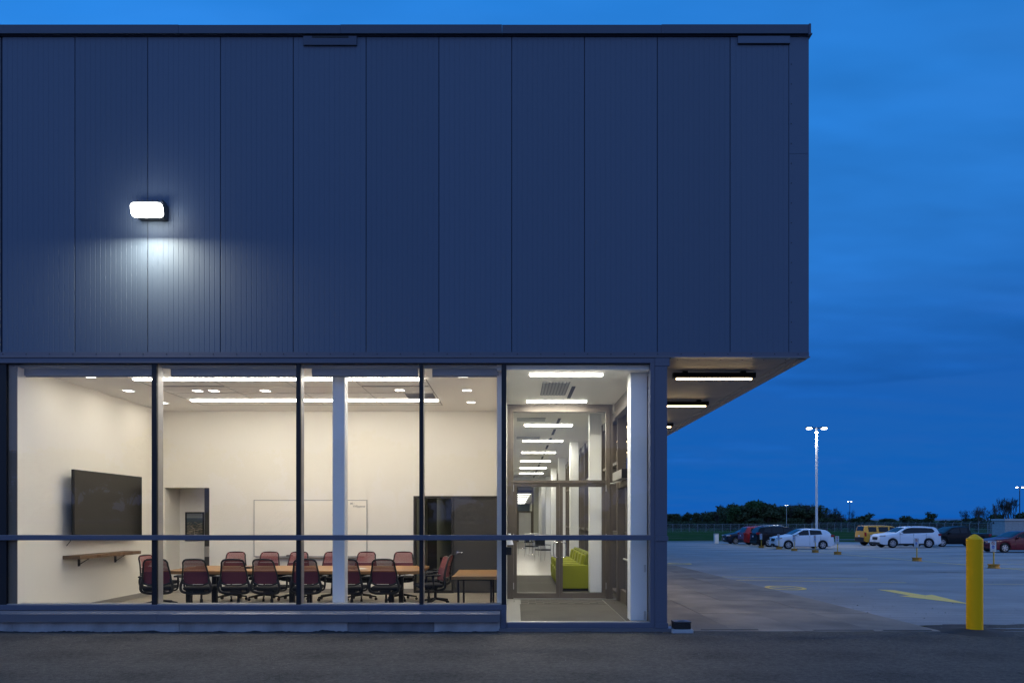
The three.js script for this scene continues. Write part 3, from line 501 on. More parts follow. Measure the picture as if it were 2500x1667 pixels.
{ // whiteboard with faint writing
  const t = thing('whiteboard', 'wide white marker board in a thin frame on the back wall', 'whiteboard', [-4.744, .988, BZ]);
  const c = document.createElement('canvas'); c.width = 1024; c.height = 512; const k = c.getContext('2d'); k.fillStyle = '#f0e9da'; k.fillRect(0, 0, 1024, 512);
  const r = rng(12); k.lineWidth = 9; for (let i = 0; i < 70; i++) { k.strokeStyle = 'rgba(150,150,145,' + (.01 + r() * .02) + ')'; const x = 60 + r() * 330, y = 60 + r() * 330; k.beginPath(); k.moveTo(x, y); k.lineTo(x + 20 + r() * 70, y - 20 - r() * 60); k.stroke(); }
  k.strokeStyle = '#333338'; k.fillStyle = '#333338'; k.font = 'italic 25px sans-serif'; k.fillText('Wi :', 872, 36); k.fillText('YYPppwse', 898, 62);
  const tx = new THREE.CanvasTexture(c); tx.colorSpace = THREE.SRGBColorSpace; const bm = phys(1, 1, 1, { map: tx, roughness: .35 });
  const pl = new THREE.PlaneGeometry(2.60, 1.28); pl.translate(0, .658, .021); obj('surface', pl, bm, t); obj('panel', B(-1.30, 1.30, .018, 1.298, .002, .018), M.board, t);
  obj('frame', [B(-1.316, -1.30, 0, 1.316, 0, .026), B(1.30, 1.316, 0, 1.316, 0, .026), B(-1.30, 1.30, 0, .018, 0, .026), B(-1.30, 1.30, 1.298, 1.316, 0, .026)], M.alu, t); obj('tray', [B(-1.25, 1.25, -.02, -.004, 0, .09), B(-1.25, 1.25, -.004, .008, .08, .09)], M.alu, t);
  const e = thing('board_eraser', 'small black eraser lying on the whiteboard tray', 'eraser', [-5.22, .986, BZ + .045]); obj('pad', RB(-.075, .075, 0, .03, -.025, .025, .006), M.black, e); obj('grip', RB(-.07, .07, .03, .042, -.02, .02, .004), M.plastic, e);
}
{ // framed aerial print in the niche
  const t = thing('framed_picture', 'black framed aerial landscape print in the doorway niche', 'picture', [-7.757, 1.336, -5.36]);
  const c = document.createElement('canvas'); c.width = 256; c.height = 384; const k = c.getContext('2d'), gr = k.createLinearGradient(0, 0, 0, 384); gr.addColorStop(0, '#6f7a85'); gr.addColorStop(.16, '#8f9599'); gr.addColorStop(.2, '#46596a'); gr.addColorStop(.45, '#3d4a4a'); gr.addColorStop(1, '#4a443c'); k.fillStyle = gr; k.fillRect(0, 0, 256, 384);
  const r = rng(8); for (let i = 0; i < 260; i++) { const y = 130 + r() * 250, w = 8 + r() * 40 * (y / 384); k.fillStyle = ['#7d6a5e', '#93806f', '#2a322c', '#394036', '#b3a08f'][(r() * 5) | 0]; k.globalAlpha = .6; k.beginPath(); k.ellipse(r() * 256, y, w, w * .22, (r() - .5) * .5, 0, 6.3); k.fill(); } k.globalAlpha = 1; k.strokeStyle = '#c9b9a8'; k.lineWidth = 4; k.beginPath(); k.moveTo(120, 384); k.lineTo(126, 240); k.lineTo(60, 180); k.stroke();
  const tx = new THREE.CanvasTexture(c); tx.colorSpace = THREE.SRGBColorSpace; const pl = new THREE.PlaneGeometry(.39, .63); pl.translate(0, .346, .012); obj('print', pl, phys(.8, .8, .8, { map: tx, roughness: .3 }), t);
  obj('frame', [B(-.223, -.195, 0, .692, 0, .03), B(.195, .223, 0, .692, 0, .03), B(-.195, .195, 0, .031, 0, .03), B(-.195, .195, .661, .692, 0, .03), B(-.195, .195, .031, .661, 0, .01)], M.black, t);
}
{ // meeting table
  const t = thing('conference_table', 'long wooden meeting table with black steel legs among the burgundy chairs', 'table', [-4.165, CF, -2.28]);
  const s = new THREE.Shape(), r = rng(6), W = 2.38, D = .72; s.moveTo(-W, -D); for (let i = 0; i <= 30; i++) s.lineTo(-W + i / 30 * 2 * W, -D - .025 * fbm(i * .4, 5, 0, 2, 3)); for (let i = 0; i <= 30; i++) s.lineTo(W - i / 30 * 2 * W, D + .025 * fbm(i * .4, 9, 0, 4, 3));
  const g = new THREE.ExtrudeGeometry(s, { depth: .05, bevelEnabled: true, bevelSize: .006, bevelThickness: .006, bevelSegments: 2 }); g.rotateX(-Math.PI / 2); g.translate(0, .69, 0); obj('tabletop', metres(flat(g)), M.wood, t);
  for (const x of [-2.0, -.05, 1.83]) { for (const z of [.55, -.55]) obj('leg', B(x - .045, x + .045, 0, .685, z - .045, z + .045), M.steel, t); obj('cross_beam', B(x - .04, x + .04, .62, .683, -.5, .5), M.steel, t); }
  obj('long_beam', B(-1.95, 1.78, .58, .64, -.04, .04), M.steel, t);
}
{ const t = thing('paper_sheets', 'white papers lying on the meeting table', 'paper', [-3.0, CF + .751, -2.05], .3); obj('sheet', [B(-.1, .1, 0, .002, -.14, .14)], M.white, t); const p2 = B(-.1, .1, .003, .005, -.14, .14); p2.rotateY(.5); obj('sheet', p2, M.white, t); }
{ const t = thing('table_cables', 'black cables coiled on the meeting table', 'cable', [-5.2, CF + .752, -2.1]); obj('cord', tube([[-.15, .02, 0], [-.08, .05, .05], [.02, .015, .02], [.1, .04, -.05], [.0, .02, -.1], [-.1, .03, -.04], [.12, .012, .06]], .008, 40, 6), M.plastic, t); obj('socket_box', RB(-.05, .06, 0, .035, -.04, .04, .006), M.plastic, t); }
{ // side table
  const t = thing('side_table', 'small live edge wooden table with thin black legs beside the dark door', 'table', [-.687, CF, -1.11]);
  const s = new THREE.Shape(), r = rng(7); s.moveTo(-.37, -.77); for (let i = 0; i <= 14; i++) s.lineTo(-.37 + i / 14 * .74, -.77 - .01 * r()); for (let i = 0; i <= 20; i++) s.lineTo(.37 + .03 * fbm(i * .5, 3, 0, 9, 3) - .015, -.77 + i / 20 * 1.54); for (let i = 0; i <= 20; i++) s.lineTo(-.37 - .03 * fbm(i * .5, 7, 0, 5, 3) + .015, .77 - i / 20 * 1.54);
  const g = new THREE.ExtrudeGeometry(s, { depth: .045, bevelEnabled: true, bevelSize: .005, bevelThickness: .005, bevelSegments: 2 }); g.rotateX(-Math.PI / 2); g.translate(0, .695, 0); obj('tabletop', metres(flat(g)), M.wood, t);
  for (const x of [-.28, .28]) for (const z of [.62, -.62]) obj('leg', B(x - .018, x + .018, 0, .69, z - .018, z + .018), M.steel, t); obj('apron', [B(-.28, .28, .66, .69, .605, .635), B(-.28, .28, .66, .69, -.635, -.605), B(-.295, -.265, .66, .69, -.6, .6), B(.265, .295, .66, .69, -.6, .6)], M.steel, t);
}
// office chair: seat faces +z, the back is at -z
function officeChair() {
  const t = thing('office_chair', '', 'office chair');
  for (let i = 0; i < 5; i++) { const a = i / 5 * 6.283 + .3, x = Math.sin(a), z = Math.cos(a); obj('base_leg', [bar([x * .03, .115, z * .03], [x * .31, .075, z * .31], .026, 6, .017)], M.plastic, t); const w = new THREE.CylinderGeometry(.028, .028, .045, 12); w.rotateZ(Math.PI / 2); w.rotateY(a); w.translate(x * .31, .028, z * .31); obj('caster', [flat(w), cyl(.012, .012, .04, x * .31, .045, z * .31, 6)], M.plastic, t); }
  obj('gas_column', [cyl(.03, .026, .16, 0, .1, 0, 12), cyl(.018, .018, .2, 0, .24, 0, 10)], M.plastic, t); obj('mechanism', [RB(-.1, .1, .39, .44, -.14, .14, .015), bar([.1, .415, .05], [.24, .405, .05], .012)], M.plastic, t);
  const se = RB(-.245, .245, .44, .505, -.22, .25, .03, 3); obj('seat', se, M.seatCloth, t);
  const bz = (y) => -.25 - .10 * Math.pow(clamp((y - .45) / .55, 0, 1), 1.2) + .03 * Math.sin(clamp((y - .45) / .55, 0, 1) * 3.1), hw = (y) => .235 - .045 * sstep(y, .62, .98);
  // outer frame
  const fr = []; for (let i = 0; i <= 10; i++) { const y = .56 + i / 10 * .38; fr.push([-hw(y), y, bz(y)]); } fr.push([-hw(.98) + .035, .985, bz(.985)], [-.08, .998, bz(1)], [.08, .998, bz(1)], [hw(.98) - .035, .985, bz(.985)]); for (let i = 10; i >= 0; i--) { const y = .56 + i / 10 * .38; fr.push([hw(y), y, bz(y)]); }
  obj('back_frame', tube(fr, .0155, 60, 6), M.plastic, t);
  // lower yoke that runs round under the seat
  obj('back_yoke', [tube([[-.225, .64, -.245], [-.262, .52, -.25], [-.25, .43, -.24], [-.17, .385, -.17], [0, .375, -.12], [.17, .385, -.17], [.25, .43, -.24], [.262, .52, -.25], [.225, .64, -.245]], .024, 40, 7), tube([[-.235, .58, -.24], [-.12, .535, -.25], [0, .53, -.25], [.12, .535, -.25], [.235, .58, -.24]], .016, 20, 6)], M.plastic, t);
  // woven back: solid below, slats above
  const pan = (y0, y1, n, th, dz) => { const pos = []; const N = 8; for (let j = 0; j < n; j++) for (let i = 0; i < N; i++) { const ya = lerp(y0, y1, j / n), yb = lerp(y0, y1, (j + 1) / n); const q = (u, y) => { const x = (u - .5) * 2 * (hw(y) - .012); return [x, y, bz(y) + dz + .03 * Math.pow(x / .24, 2)]; }; const a = q(i / N, ya), b = q((i + 1) / N, ya), c = q((i + 1) / N, yb), d = q(i / N, yb); pos.push(...a, ...b, ...c, ...a, ...c, ...d); const e = [a, b, c, d].map((v) => [v[0], v[1], v[2] - th]); pos.push(...e[1], ...e[0], ...e[3], ...e[1], ...e[3], ...e[2]); } const g = new THREE.BufferGeometry(); g.setAttribute('position', new THREE.Float32BufferAttribute(pos, 3)); g.computeVertexNormals(); return g; };
  obj('back_panel', [pan(.555, .775, 5, .012, .004)], M.burgundyDark, t); const sl = []; for (let i = 0; i < 9; i++) sl.push(pan(.782 + i * .0238, .782 + i * .0238 + .0185, 1, .008, .004)); obj('back_slats', sl, M.burgundy, t);
  for (const s of [-1, 1]) { obj('arm_post', [tube([[s * .14, .41, -.02], [s * .27, .43, -.02], [s * .295, .5, -.02], [s * .295, .66, -.02]], .018, 16, 6)], M.plastic, t); obj('arm_pad', RB(s * .295 - .045, s * .295 + .045, .66, .69, -.15, .12, .012), M.plastic, t); }
  return t;
}
{
  const src = officeChair(); let first = true;
  const put = (x, t, turn, label, group) => { const pos = [x, CF, 11.2 - t]; if (first) { src.position.set(...pos); src.rotation.y = turn; tag(src, label, 'office chair', group); first = false; } else dup(src, pos, turn, label, group); };
  const G1 = 'office chairs along the window side of the meeting table', G2 = 'office chairs along the far side of the meeting table', G3 = 'office chairs at the ends of the meeting table';
  const ord = ['leftmost', 'second from the left', 'third from the left', 'fourth from the left', 'just right of the second mullion', 'half hidden by the white column', 'nearest the table\'s right end'];
  [[-6.44, .22], [-5.70, .05], [-5.03, .1], [-4.42, -.12], [-3.755, .12], [-2.965, -.05], [-2.34, .03]].forEach(([x, a], i) => put(x, 12.42, Math.PI + a, 'burgundy office chair seen from behind at the window side, ' + ord[i], G1));
  const o2 = ['left of the whiteboard', 'under the left corner of the whiteboard', 'left of the second mullion', 'left of the white column', 'right of the white column', 'nearest the dark door frame'];
  [[-6.02, .1], [-5.32, 0], [-4.70, -.05], [-3.88, .15], [-3.25, -.1], [-2.40, .05]].forEach(([x, a], i) => put(x, 14.5, a, 'burgundy office chair facing the glass across the table, ' + o2[i], G2));
  put(-6.95, 13.4, Math.PI / 2 - .2, 'burgundy office chair at the left end of the table, mostly hidden behind another', G3);
  put(-1.62, 12.85, -Math.PI / 2 + .35, 'burgundy office chair turned sideways at the right end of the table, nearer the glass', G3);
  put(-1.60, 13.75, -Math.PI / 2 - .15, 'burgundy office chair turned sideways at the right end of the table, farther from the glass', G3);
}

// =================================================================== VESTIBULE AND HALL FURNITURE
{
  const src = thing('lime_armchair', '', 'armchair'); // faces -x, back at +x
  obj('arm', RB(-.40, .36, .04, .62, -.35, -.22, .03, 3), M.lime, src); obj('arm', RB(-.40, .36, .04, .62, .22, .35, .03, 3), M.lime, src); obj('seat', RB(-.42, .2, .16, .45, -.22, .22, .04, 3), M.lime, src);
  const b = RB(-.1, .12, 0, .56, -.34, .34, .05, 3); b.rotateZ(-.18); b.translate(.26, .34, 0); obj('backrest', b, M.limeDark, src); obj('back_cushion', (() => { const g = RB(-.06, .05, 0, .44, -.21, .21, .04, 3); g.rotateZ(-.18); g.translate(.15, .42, 0); return g; })(), M.lime, src); obj('plinth', B(-.36, .34, 0, .05, -.32, .32), M.black, src);
  const l = ['nearest the inner doors', 'second in the row', 'third in the row', 'fourth in the row', 'last in the row, glimpsed left of the door stile'];
  l.forEach((s, i) => { const pos = [1.46, CF, -5.55 - i * .74]; if (!i) { src.position.set(...pos); tag(src, 'lime green upholstered armchair ' + s, 'armchair', 'lime armchairs in the hall'); } else dup(src, pos, 0, 'lime green upholstered armchair ' + s); });
  const vc = thing('hall_chair', 'black padded visitor chair with chrome legs beyond the inner doors', 'chair', [1.15, CF, -16.9], .5);
  obj('seat', RB(-.25, .25, .44, .5, -.24, .24, .02), M.black, vc); obj('backrest', RB(-.25, .25, .62, .95, -.27, -.23, .015), M.black, vc); for (const x of [-.24, .24]) { obj('leg', [tube([[x, .0, .24], [x, .44, .22], [x, .66, .2]], .012, 10, 6)], M.chrome, vc); obj('leg', [tube([[x, 0, -.26], [x, .46, -.22], [x, .93, -.26]], .012, 12, 6)], M.chrome, vc); } obj('arm_pad', [RB(-.27, -.21, .65, .68, -.2, .2, .01), RB(.21, .27, .65, .68, -.2, .2, .01)], M.black, vc);
  dup(vc, [.78, CF, -20.6], 1.1, 'black padded visitor chair with chrome legs by the bar table');
  const bt = thing('bar_table', 'tall round table with a chrome post down the hall', 'table', [.85, CF, -22]); obj('tabletop', cyl(.4, .4, .03, 0, 1.0, 0, 24), M.white, bt); obj('post', cyl(.03, .03, 1.0, 0, 0, 0, 12), M.chrome, bt); obj('foot', cyl(.26, .2, .02, 0, 0, 0, 20), M.chrome, bt);
  const st = thing('bar_stool', 'black seated chrome bar stool beside the tall hall table', 'stool', [.35, CF, -22.3]); obj('seat', cyl(.18, .18, .05, 0, .72, 0, 18), M.black, st); for (const [x, z] of [[.15, .15], [-.15, .15], [.15, -.15], [-.15, -.15]]) obj('leg', bar([x * 1.3, 0, z * 1.3], [x, .72, z], .012), M.chrome, st); obj('foot_ring', (() => { const g = new THREE.TorusGeometry(.24, .009, 6, 24); g.rotateX(Math.PI / 2); g.translate(0, .3, 0); return flat(g); })(), M.chrome, st);
}
{
  const t = thing('door_operator', 'grey box shaped door operator on the vestibule side wall', 'door operator', [2.06, 2.62, -2.1]); obj('housing', RB(-.07, .07, 0, .17, -.62, .55, .01), M.alu, t); obj('end_cover', B(-.071, .071, -.002, .172, .55, .57), M.black, t); obj('arm', [bar([0, -.03, .1], [-.1, -.04, -.7], .012), bar([-.1, -.04, -.7], [.05, -.02, -1.1], .012)], M.satin, t);
  const d = thing('hand_dispenser', 'small white dispenser over a black box at the left edge of the vestibule', 'dispenser', [-.1, 1.22, -.9]); const g = new THREE.CylinderGeometry(.025, .075, .2, 12); g.translate(0, .28, 0); obj('hood', flat(g), M.white, d); obj('box', RB(-.065, .045, 0, .14, -.05, .05, .01), M.black, d);
  const b = thing('waste_bin', 'dark bin standing in the passage behind the side light', 'bin', [-2.2, CF, -10.2]); obj('body', cyl(.12, .15, .5, 0, 0, 0, 14), M.black, b); obj('rim', cyl(.155, .155, .02, 0, .5, 0, 14), M.steel, b);
}

// =================================================================== STREET FURNITURE NEAR THE FRONT
{
  const t = thing('bollard', 'tall yellow bollard with a conical top standing in the dark asphalt', 'bollard', [7.525, 0, .02]);
  const p = [[0, 1.608], [.03, 1.602], [.117, 1.53], [.121, 1.523], [.121, 1.516], [.119, 1.51], [.119, -.05]].map(([x, y]) => new THREE.Vector2(x, y)).reverse(); obj('sleeve', flat(new THREE.LatheGeometry(p, 48)), M.bollard, t);
  const m = new THREE.CylinderGeometry(.13, .75, .06, 40, 6, true), q = m.attributes.position; for (let i = 0; i < q.count; i++) { const x = q.getX(i), z = q.getZ(i), rr = Math.hypot(x, z), f = clamp((rr - .13) / .62, 0, 1); q.setY(i, .055 * (1 - f) * (1 - f) + .008 * (fbm(x * 7 + 9, z * 7, 0, 4, 3) - .5) * (1 - f) + .004); } m.computeVertexNormals(); obj('asphalt_mound', metres(flat(m)), std(.028, .027, .027, .95), t);
  const b = thing('bait_station', 'black plastic bait box on a concrete paver at the building corner', 'box', [2.72, .0, .02]); obj('body', [RB(-.135, .135, .068, .165, -.11, .11, .012)], M.plastic, b); obj('lid', [RB(-.142, .142, .165, .192, -.117, .117, .01), B(-.05, .05, .19, .197, -.03, .03)], std(.03, .03, .034, .35), b); obj('paver', RB(-.17, .17, .0, .066, -.15, .13, .008), M.curb, b);
}
{ // sign stands in wheel rims
  const c = document.createElement('canvas'); c.width = 256; c.height = 420; const k = c.getContext('2d'); k.fillStyle = '#e8e8ea'; k.fillRect(0, 0, 256, 420); k.strokeStyle = '#222'; k.lineWidth = 6; k.strokeRect(6, 6, 244, 408);
  k.strokeStyle = '#c01822'; k.lineWidth = 18; k.beginPath(); k.arc(128, 92, 62, 0, 6.3); k.stroke(); k.fillStyle = '#111'; k.font = 'bold 96px sans-serif'; k.textAlign = 'center'; k.fillText('P', 128, 128); k.beginPath(); k.moveTo(84, 48); k.lineTo(172, 136); k.stroke();
  k.fillStyle = '#1450b4'; k.fillRect(74, 182, 108, 118); k.strokeStyle = '#fff'; k.fillStyle = '#fff'; k.lineWidth = 10; k.beginPath(); k.arc(118, 200, 8, 0, 6.3); k.fill(); k.beginPath(); k.moveTo(120, 214); k.lineTo(124, 246); k.lineTo(152, 246); k.lineTo(164, 280); k.stroke(); k.beginPath(); k.arc(120, 258, 28, 1.0, 4.2); k.stroke();
  k.fillStyle = '#222'; k.font = 'bold 40px sans-serif'; k.fillText('BY PERMIT', 128, 352); k.fillText('ONLY', 128, 396);
  const tx = new THREE.CanvasTexture(c); tx.colorSpace = THREE.SRGBColorSpace;
  const src = thing('parking_sign', '', 'sign');
  const rimP = [[.12, .02], [.2, .02], [.215, .0], [.225, .0], [.205, .05], [.195, .07], [.195, .1], [.205, .12], [.225, .17], [.215, .17], [.19, .13], [.05, .125]].map((p) => new THREE.Vector2(...p)); obj('wheel_base', flat(new THREE.LatheGeometry(rimP, 24)), M.rust, src); obj('post', cyl(.027, .027, .62, 0, .1, 0, 10), M.signPost, src);
  const pl = new THREE.PlaneGeometry(.29, .46); pl.rotateY(-Math.PI / 2 + .21); pl.translate(-.031 * Math.cos(.21), .9, .031 * Math.sin(.21)); obj('sign_face', pl, std(1, 1, 1, .5, 0, { map: tx }), src);
  const bk = B(-.145, .145, .67, 1.13, -.003, .0); bk.rotateY(-Math.PI / 2 + .21); bk.translate(-.028 * Math.cos(.21), 0, .028 * Math.sin(.21)); obj('sign_plate', bk, M.galv, src);
  const L = ['right of the bollard', 'in front of the white SUV', 'alone right of the white hatchback', 'before the hatchback rear wheel', 'before the hatchback front door', 'before the hatchback nose', 'before the black SUV'];
  [-16.9, -22.7, -30.5, -33.6, -36.6, -39.9, -43.0].forEach((z, i) => { const pos = [19.65 + [.05, .3, .05, .05, -.1, .1, -.1][i], slope(z) + .004, z], l = 'white parking sign on a yellow rim stand ' + L[i]; if (!i) { src.position.set(...pos); tag(src, l, 'sign', 'parking signs on wheel rim stands'); } else dup(src, pos, [0, 0, .12, -.1, .06, -.05, .1][i], l); });
}

// =================================================================== CARS (front towards -x when turn = 0)
function curve(pts) { return (x) => { if (x <= pts[0][0]) return pts[0][1]; for (let i = 0; i < pts.length - 1; i++) if (x <= pts[i + 1][0]) { const [a, b] = [pts[i], pts[i + 1]]; return lerp(a[1], b[1], (x - a[0]) / (b[0] - a[0])); } return pts[pts.length - 1][1]; }; }
function smoothPts(pts, n = 3) { for (let k = 0; k < n; k++) { const o = [pts[0]]; for (let i = 0; i < pts.length - 1; i++) { const [a, b] = [pts[i], pts[i + 1]]; o.push([lerp(a[0], b[0], .25), lerp(a[1], b[1], .25)], [lerp(a[0], b[0], .75), lerp(a[1], b[1], .75)]); } o.push(pts[pts.length - 1]); pts = o; } return pts; }
function makeCar(s) {
  const t = thing(s.name, s.label, s.cat ?? 'car', [s.x, slope(s.z) + .004, s.z], s.turn ?? 0), h = s.W / 2;
  const top = curve(smoothPts(s.top, 2)), belt = curve(s.belt), x0 = s.top[0][0], x1 = s.top[s.top.length - 1][0], R = s.wheelR + .055;
  const wid = (x) => h * (1 - .16 * Math.pow(sstep(x, x0 + .55, x0), 1.6) - .10 * Math.pow(sstep(x, x1 - .5, x1), 1.6)) ;
  const bot = (x) => { let b = s.sill + .08 * sstep(x, x0 + .3, x0) + .08 * sstep(x, x1 - .3, x1); for (const w of s.wheels) { const d = Math.abs(x - w); if (d < R) b = Math.max(b, s.wheelR + Math.sqrt(R * R - d * d)); } return b; };
  const roofW = (x) => { const w = wid(x), T = top(x), Bl = Math.min(belt(x), T - .03); return w - .035 - .30 * (T - Bl); };
  const section = (x) => {
    const w = wid(x), T = top(x), Bl = Math.min(belt(x), T - .03), b = Math.min(bot(x), Bl - .05), wr = roofW(x), m = lerp(b, Bl, .5);
    return [[w - .05, b], [w - .012, b + Math.min(.06, (Bl - b) * .3)], [w, m], [w - .004, lerp(m, Bl, .6)], [w - .03, Bl], [lerp(w - .035, wr, .5), lerp(Bl, T - .05, .5)], [wr, T - .05], [wr - .035, T - .015], [wr - .12, T + .004], [wr * .4, T + .018], [0, T + .022]];
  };
  const xs = []; for (let i = 0; i <= 110; i++) xs.push(lerp(x0, x1, i / 110)); for (const w of s.wheels) for (const d of [-R, -R * .97, R * .97, R]) xs.push(w + d); xs.sort((a, b) => a - b);
  const secs = xs.map(section), pos = [], tri = [];
  for (const sg of [1, -1]) for (let i = 0; i < xs.length; i++) for (const [z, y] of secs[i]) pos.push(xs[i], y, z * sg);
  const n = secs[0].length, N = xs.length * n;
  for (let q = 0; q < 2; q++) for (let i = 0; i < xs.length - 1; i++) for (let j = 0; j < n - 1; j++) { const a = q * N + i * n + j, b = a + n, c = b + 1, d = a + 1; q ? tri.push(a, c, b, a, d, c) : tri.push(a, b, c, a, c, d); }
  for (const e of [0, xs.length - 1]) for (let j = 0; j < n - 1; j++) { const a = e * n + j, b = N + a; tri.push(a, a + 1, b + 1, a, b + 1, b); }
  const g = new THREE.BufferGeometry(); g.setAttribute('position', new THREE.Float32BufferAttribute(pos, 3)); g.setIndex(tri); g.computeVertexNormals();
  const dark = Math.max(...s.color) < .05, paint = phys(...s.color, { roughness: .35, clearcoat: dark ? .25 : .5, clearcoatRoughness: .06, specularIntensity: dark ? .2 : .5 });
  obj('body', g, paint, t);
  obj('underbody', [B(x0 + .25, x1 - .25, s.sill - .04, s.sill + .42, -h + .22, h - .22), B(x0 + .5, x1 - .5, s.sill + .3, Math.min(belt(0), 1) - .05, -h + .1, h - .1)], M.black, t);
  if (s.clad) obj('cladding', [B(s.wheels[0] + R, s.wheels[1] - R, s.sill - .01, s.sill + .1, -h - .006, -h + .08), B(s.wheels[0] + R, s.wheels[1] - R, s.sill - .01, s.sill + .1, h - .08, h + .006), RB(x0 - .02, x0 + .22, s.sill + .02, s.sill + .2, -h * .80, h * .80, .04), RB(x1 - .22, x1 + .02, s.sill + .02, s.sill + (s.rearClad ?? .2), -h * .86, h * .86, .04)], M.trim, t);
  // side glass
  const sideZ = (x, y) => { const w = wid(x), T = top(x), Bl = Math.min(belt(x), T - .03), wr = roofW(x); return lerp(w - .03, wr, clamp((y - Bl) / (T - .05 - Bl), 0, 1)); };
  for (const sg of [1, -1]) for (const poly of s.glass) {
    const pts = []; poly.forEach((p, i) => { const q = poly[(i + 1) % poly.length], m = Math.max(1, Math.ceil(Math.abs(q[0] - p[0]) / .12)); for (let k = 0; k < m; k++) pts.push(new THREE.Vector2(lerp(p[0], q[0], k / m), lerp(p[1], q[1], k / m))); });
    const sg2 = new THREE.ShapeGeometry(new THREE.Shape(pts)), p = sg2.attributes.position; for (let i = 0; i < p.count; i++) p.setZ(i, sg * (sideZ(p.getX(i), p.getY(i)) + .008)); sg2.computeVertexNormals(); obj('side_window', flat(sg2), M.carGlass, t);
  }
  const topY = (x, f) => { const a = Math.abs(f), T = top(x); return a < .4 ? T + .021 : T + .021 - .03 * Math.pow((a - .4) / .6, 2) * 1.6; };
  const slab = (xa, xb, f, nm) => { const ps = [], NX = 8, NZ = 8, P = (i, j) => { const x = lerp(xa, xb, i / NX), ff = lerp(-f, f, j / NZ), dn = (top(x + .02) - top(x - .02)) / .04, nl = Math.hypot(1, dn); return [x - dn / nl * .012, topY(x, ff) + .012 / nl, ff * (roofW(x) - .02)]; }; for (let i = 0; i < NX; i++) for (let j = 0; j < NZ; j++) { const a = P(i, j), b = P(i + 1, j), c = P(i + 1, j + 1), d = P(i, j + 1); ps.push(...a, ...c, ...b, ...a, ...d, ...c); } const gg = new THREE.BufferGeometry(); gg.setAttribute('position', new THREE.Float32BufferAttribute(ps, 3)); gg.computeVertexNormals(); obj(nm, gg, M.carGlass, t); };
  slab(...s.shield, .9, 'windscreen'); if (s.rear) slab(...s.rear, .84, 'rear_window');
  // wheels
  for (const wx of s.wheels) for (const sg of [1, -1]) {
    const w = part('wheel', t), r = s.wheelR, pr = [[r * .62, -.1], [r * .9, -.105], [r * .98, -.085], [r, -.05], [r, .05], [r * .98, .085], [r * .9, .105], [r * .62, .1]].map((p) => new THREE.Vector2(...p)), ty = new THREE.LatheGeometry(pr, 28); ty.rotateX(Math.PI / 2); ty.translate(wx, r, sg * (h - .13)); obj('tyre', flat(ty), M.tyre, w);
    const rm = [], zf = sg * (h - .045), disc = new THREE.CylinderGeometry(r * .64, r * .64, .02, 24); disc.rotateX(Math.PI / 2); disc.translate(wx, r, sg * (h - .1)); obj('wheel_back', flat(disc), M.trim, w);
    for (let k = 0; k < (s.spokes ?? 6); k++) { const a = k / (s.spokes ?? 6) * 6.283 + .3, sp = new THREE.BoxGeometry(r * .56, r * .2, .025); sp.translate(r * .33, 0, 0); sp.rotateZ(a); sp.translate(wx, r, zf); rm.push(sp); } const to = new THREE.TorusGeometry(r * .62, .018, 6, 28); to.translate(wx, r, zf); rm.push(to); const hb = new THREE.CylinderGeometry(r * .16, r * .16, .03, 12); hb.rotateX(Math.PI / 2); hb.translate(wx, r, zf); rm.push(hb); obj('rim', rm, M.rim, w);
  }
  // lamps, mirrors, handles, grille, plates
  const fy = top(x0 + .35) - .12, wf = wid(x0 + .18);
  for (const sg of [1, -1]) {
    const hl = RB(-.19, .19, -.06, .06, -.09, .09, .03, 2); hl.rotateY(sg * -.5); hl.translate(x0 + .2, Math.min(fy, s.headY ?? fy), sg * (wf - .10)); obj('headlight', hl, M.lampGlass, t);
    const tl = RB(-.16, .16, -.09, .09, -.06, .06, .03, 2); if (s.tallTail) tl.scale(.55, 2.0, 1); tl.rotateY(sg * .45); tl.translate(x1 - .14, s.tailY, sg * (wid(x1 - .14) - .045)); obj('tail_light', tl, M.red, t);
    const am = RB(-.05, .05, -.025, .025, -.03, .03, .01); am.translate(x0 + .34, Math.min(fy, s.headY ?? fy) + .02, sg * (wid(x0 + .36) - .02)); obj('turn_signal', am, M.amber, t);
    obj('mirror', RB(s.shield[0] + .28, s.shield[0] + .42, belt(s.shield[0] + .3) + .0, belt(s.shield[0] + .3) + .13, sg > 0 ? h - .02 : -h - .17, sg > 0 ? h + .17 : -h + .02, .035, 2), s.mirror ?? paint, t);
    for (const hx of s.handles ?? []) obj('handle', RB(hx - .09, hx + .09, belt(hx) - .13, belt(hx) - .10, sg > 0 ? h - .03 : -h - .018, sg > 0 ? h + .018 : -h + .03, .008), s.handleMat ?? paint, t);
    for (const dx of s.doors ?? []) obj('door_seam', B(dx - .005, dx + .005, s.sill + .1, belt(dx) - .02, sg > 0 ? h - .03 : -h - .003, sg > 0 ? h + .003 : -h + .03), M.black, t);
  }
  obj('grille', [RB(x0 - .006, x0 + .12, s.sill + .36, Math.min(fy + .02, s.sill + .6), -wf * .45, wf * .45, .03), RB(x0 - .012, x0 + .1, s.sill + .06, s.sill + .2, -wf * .5, wf * .5, .03)], M.trim, t);
  obj('number_plate', B(x0 - .03, x0 - .018, s.sill + .22, s.sill + .35, -.16, .16), M.plate, t); obj('number_plate', B(x1 + .018, x1 + .03, s.plateY ?? .8, (s.plateY ?? .8) + .14, -.16, .16), M.plate, t);
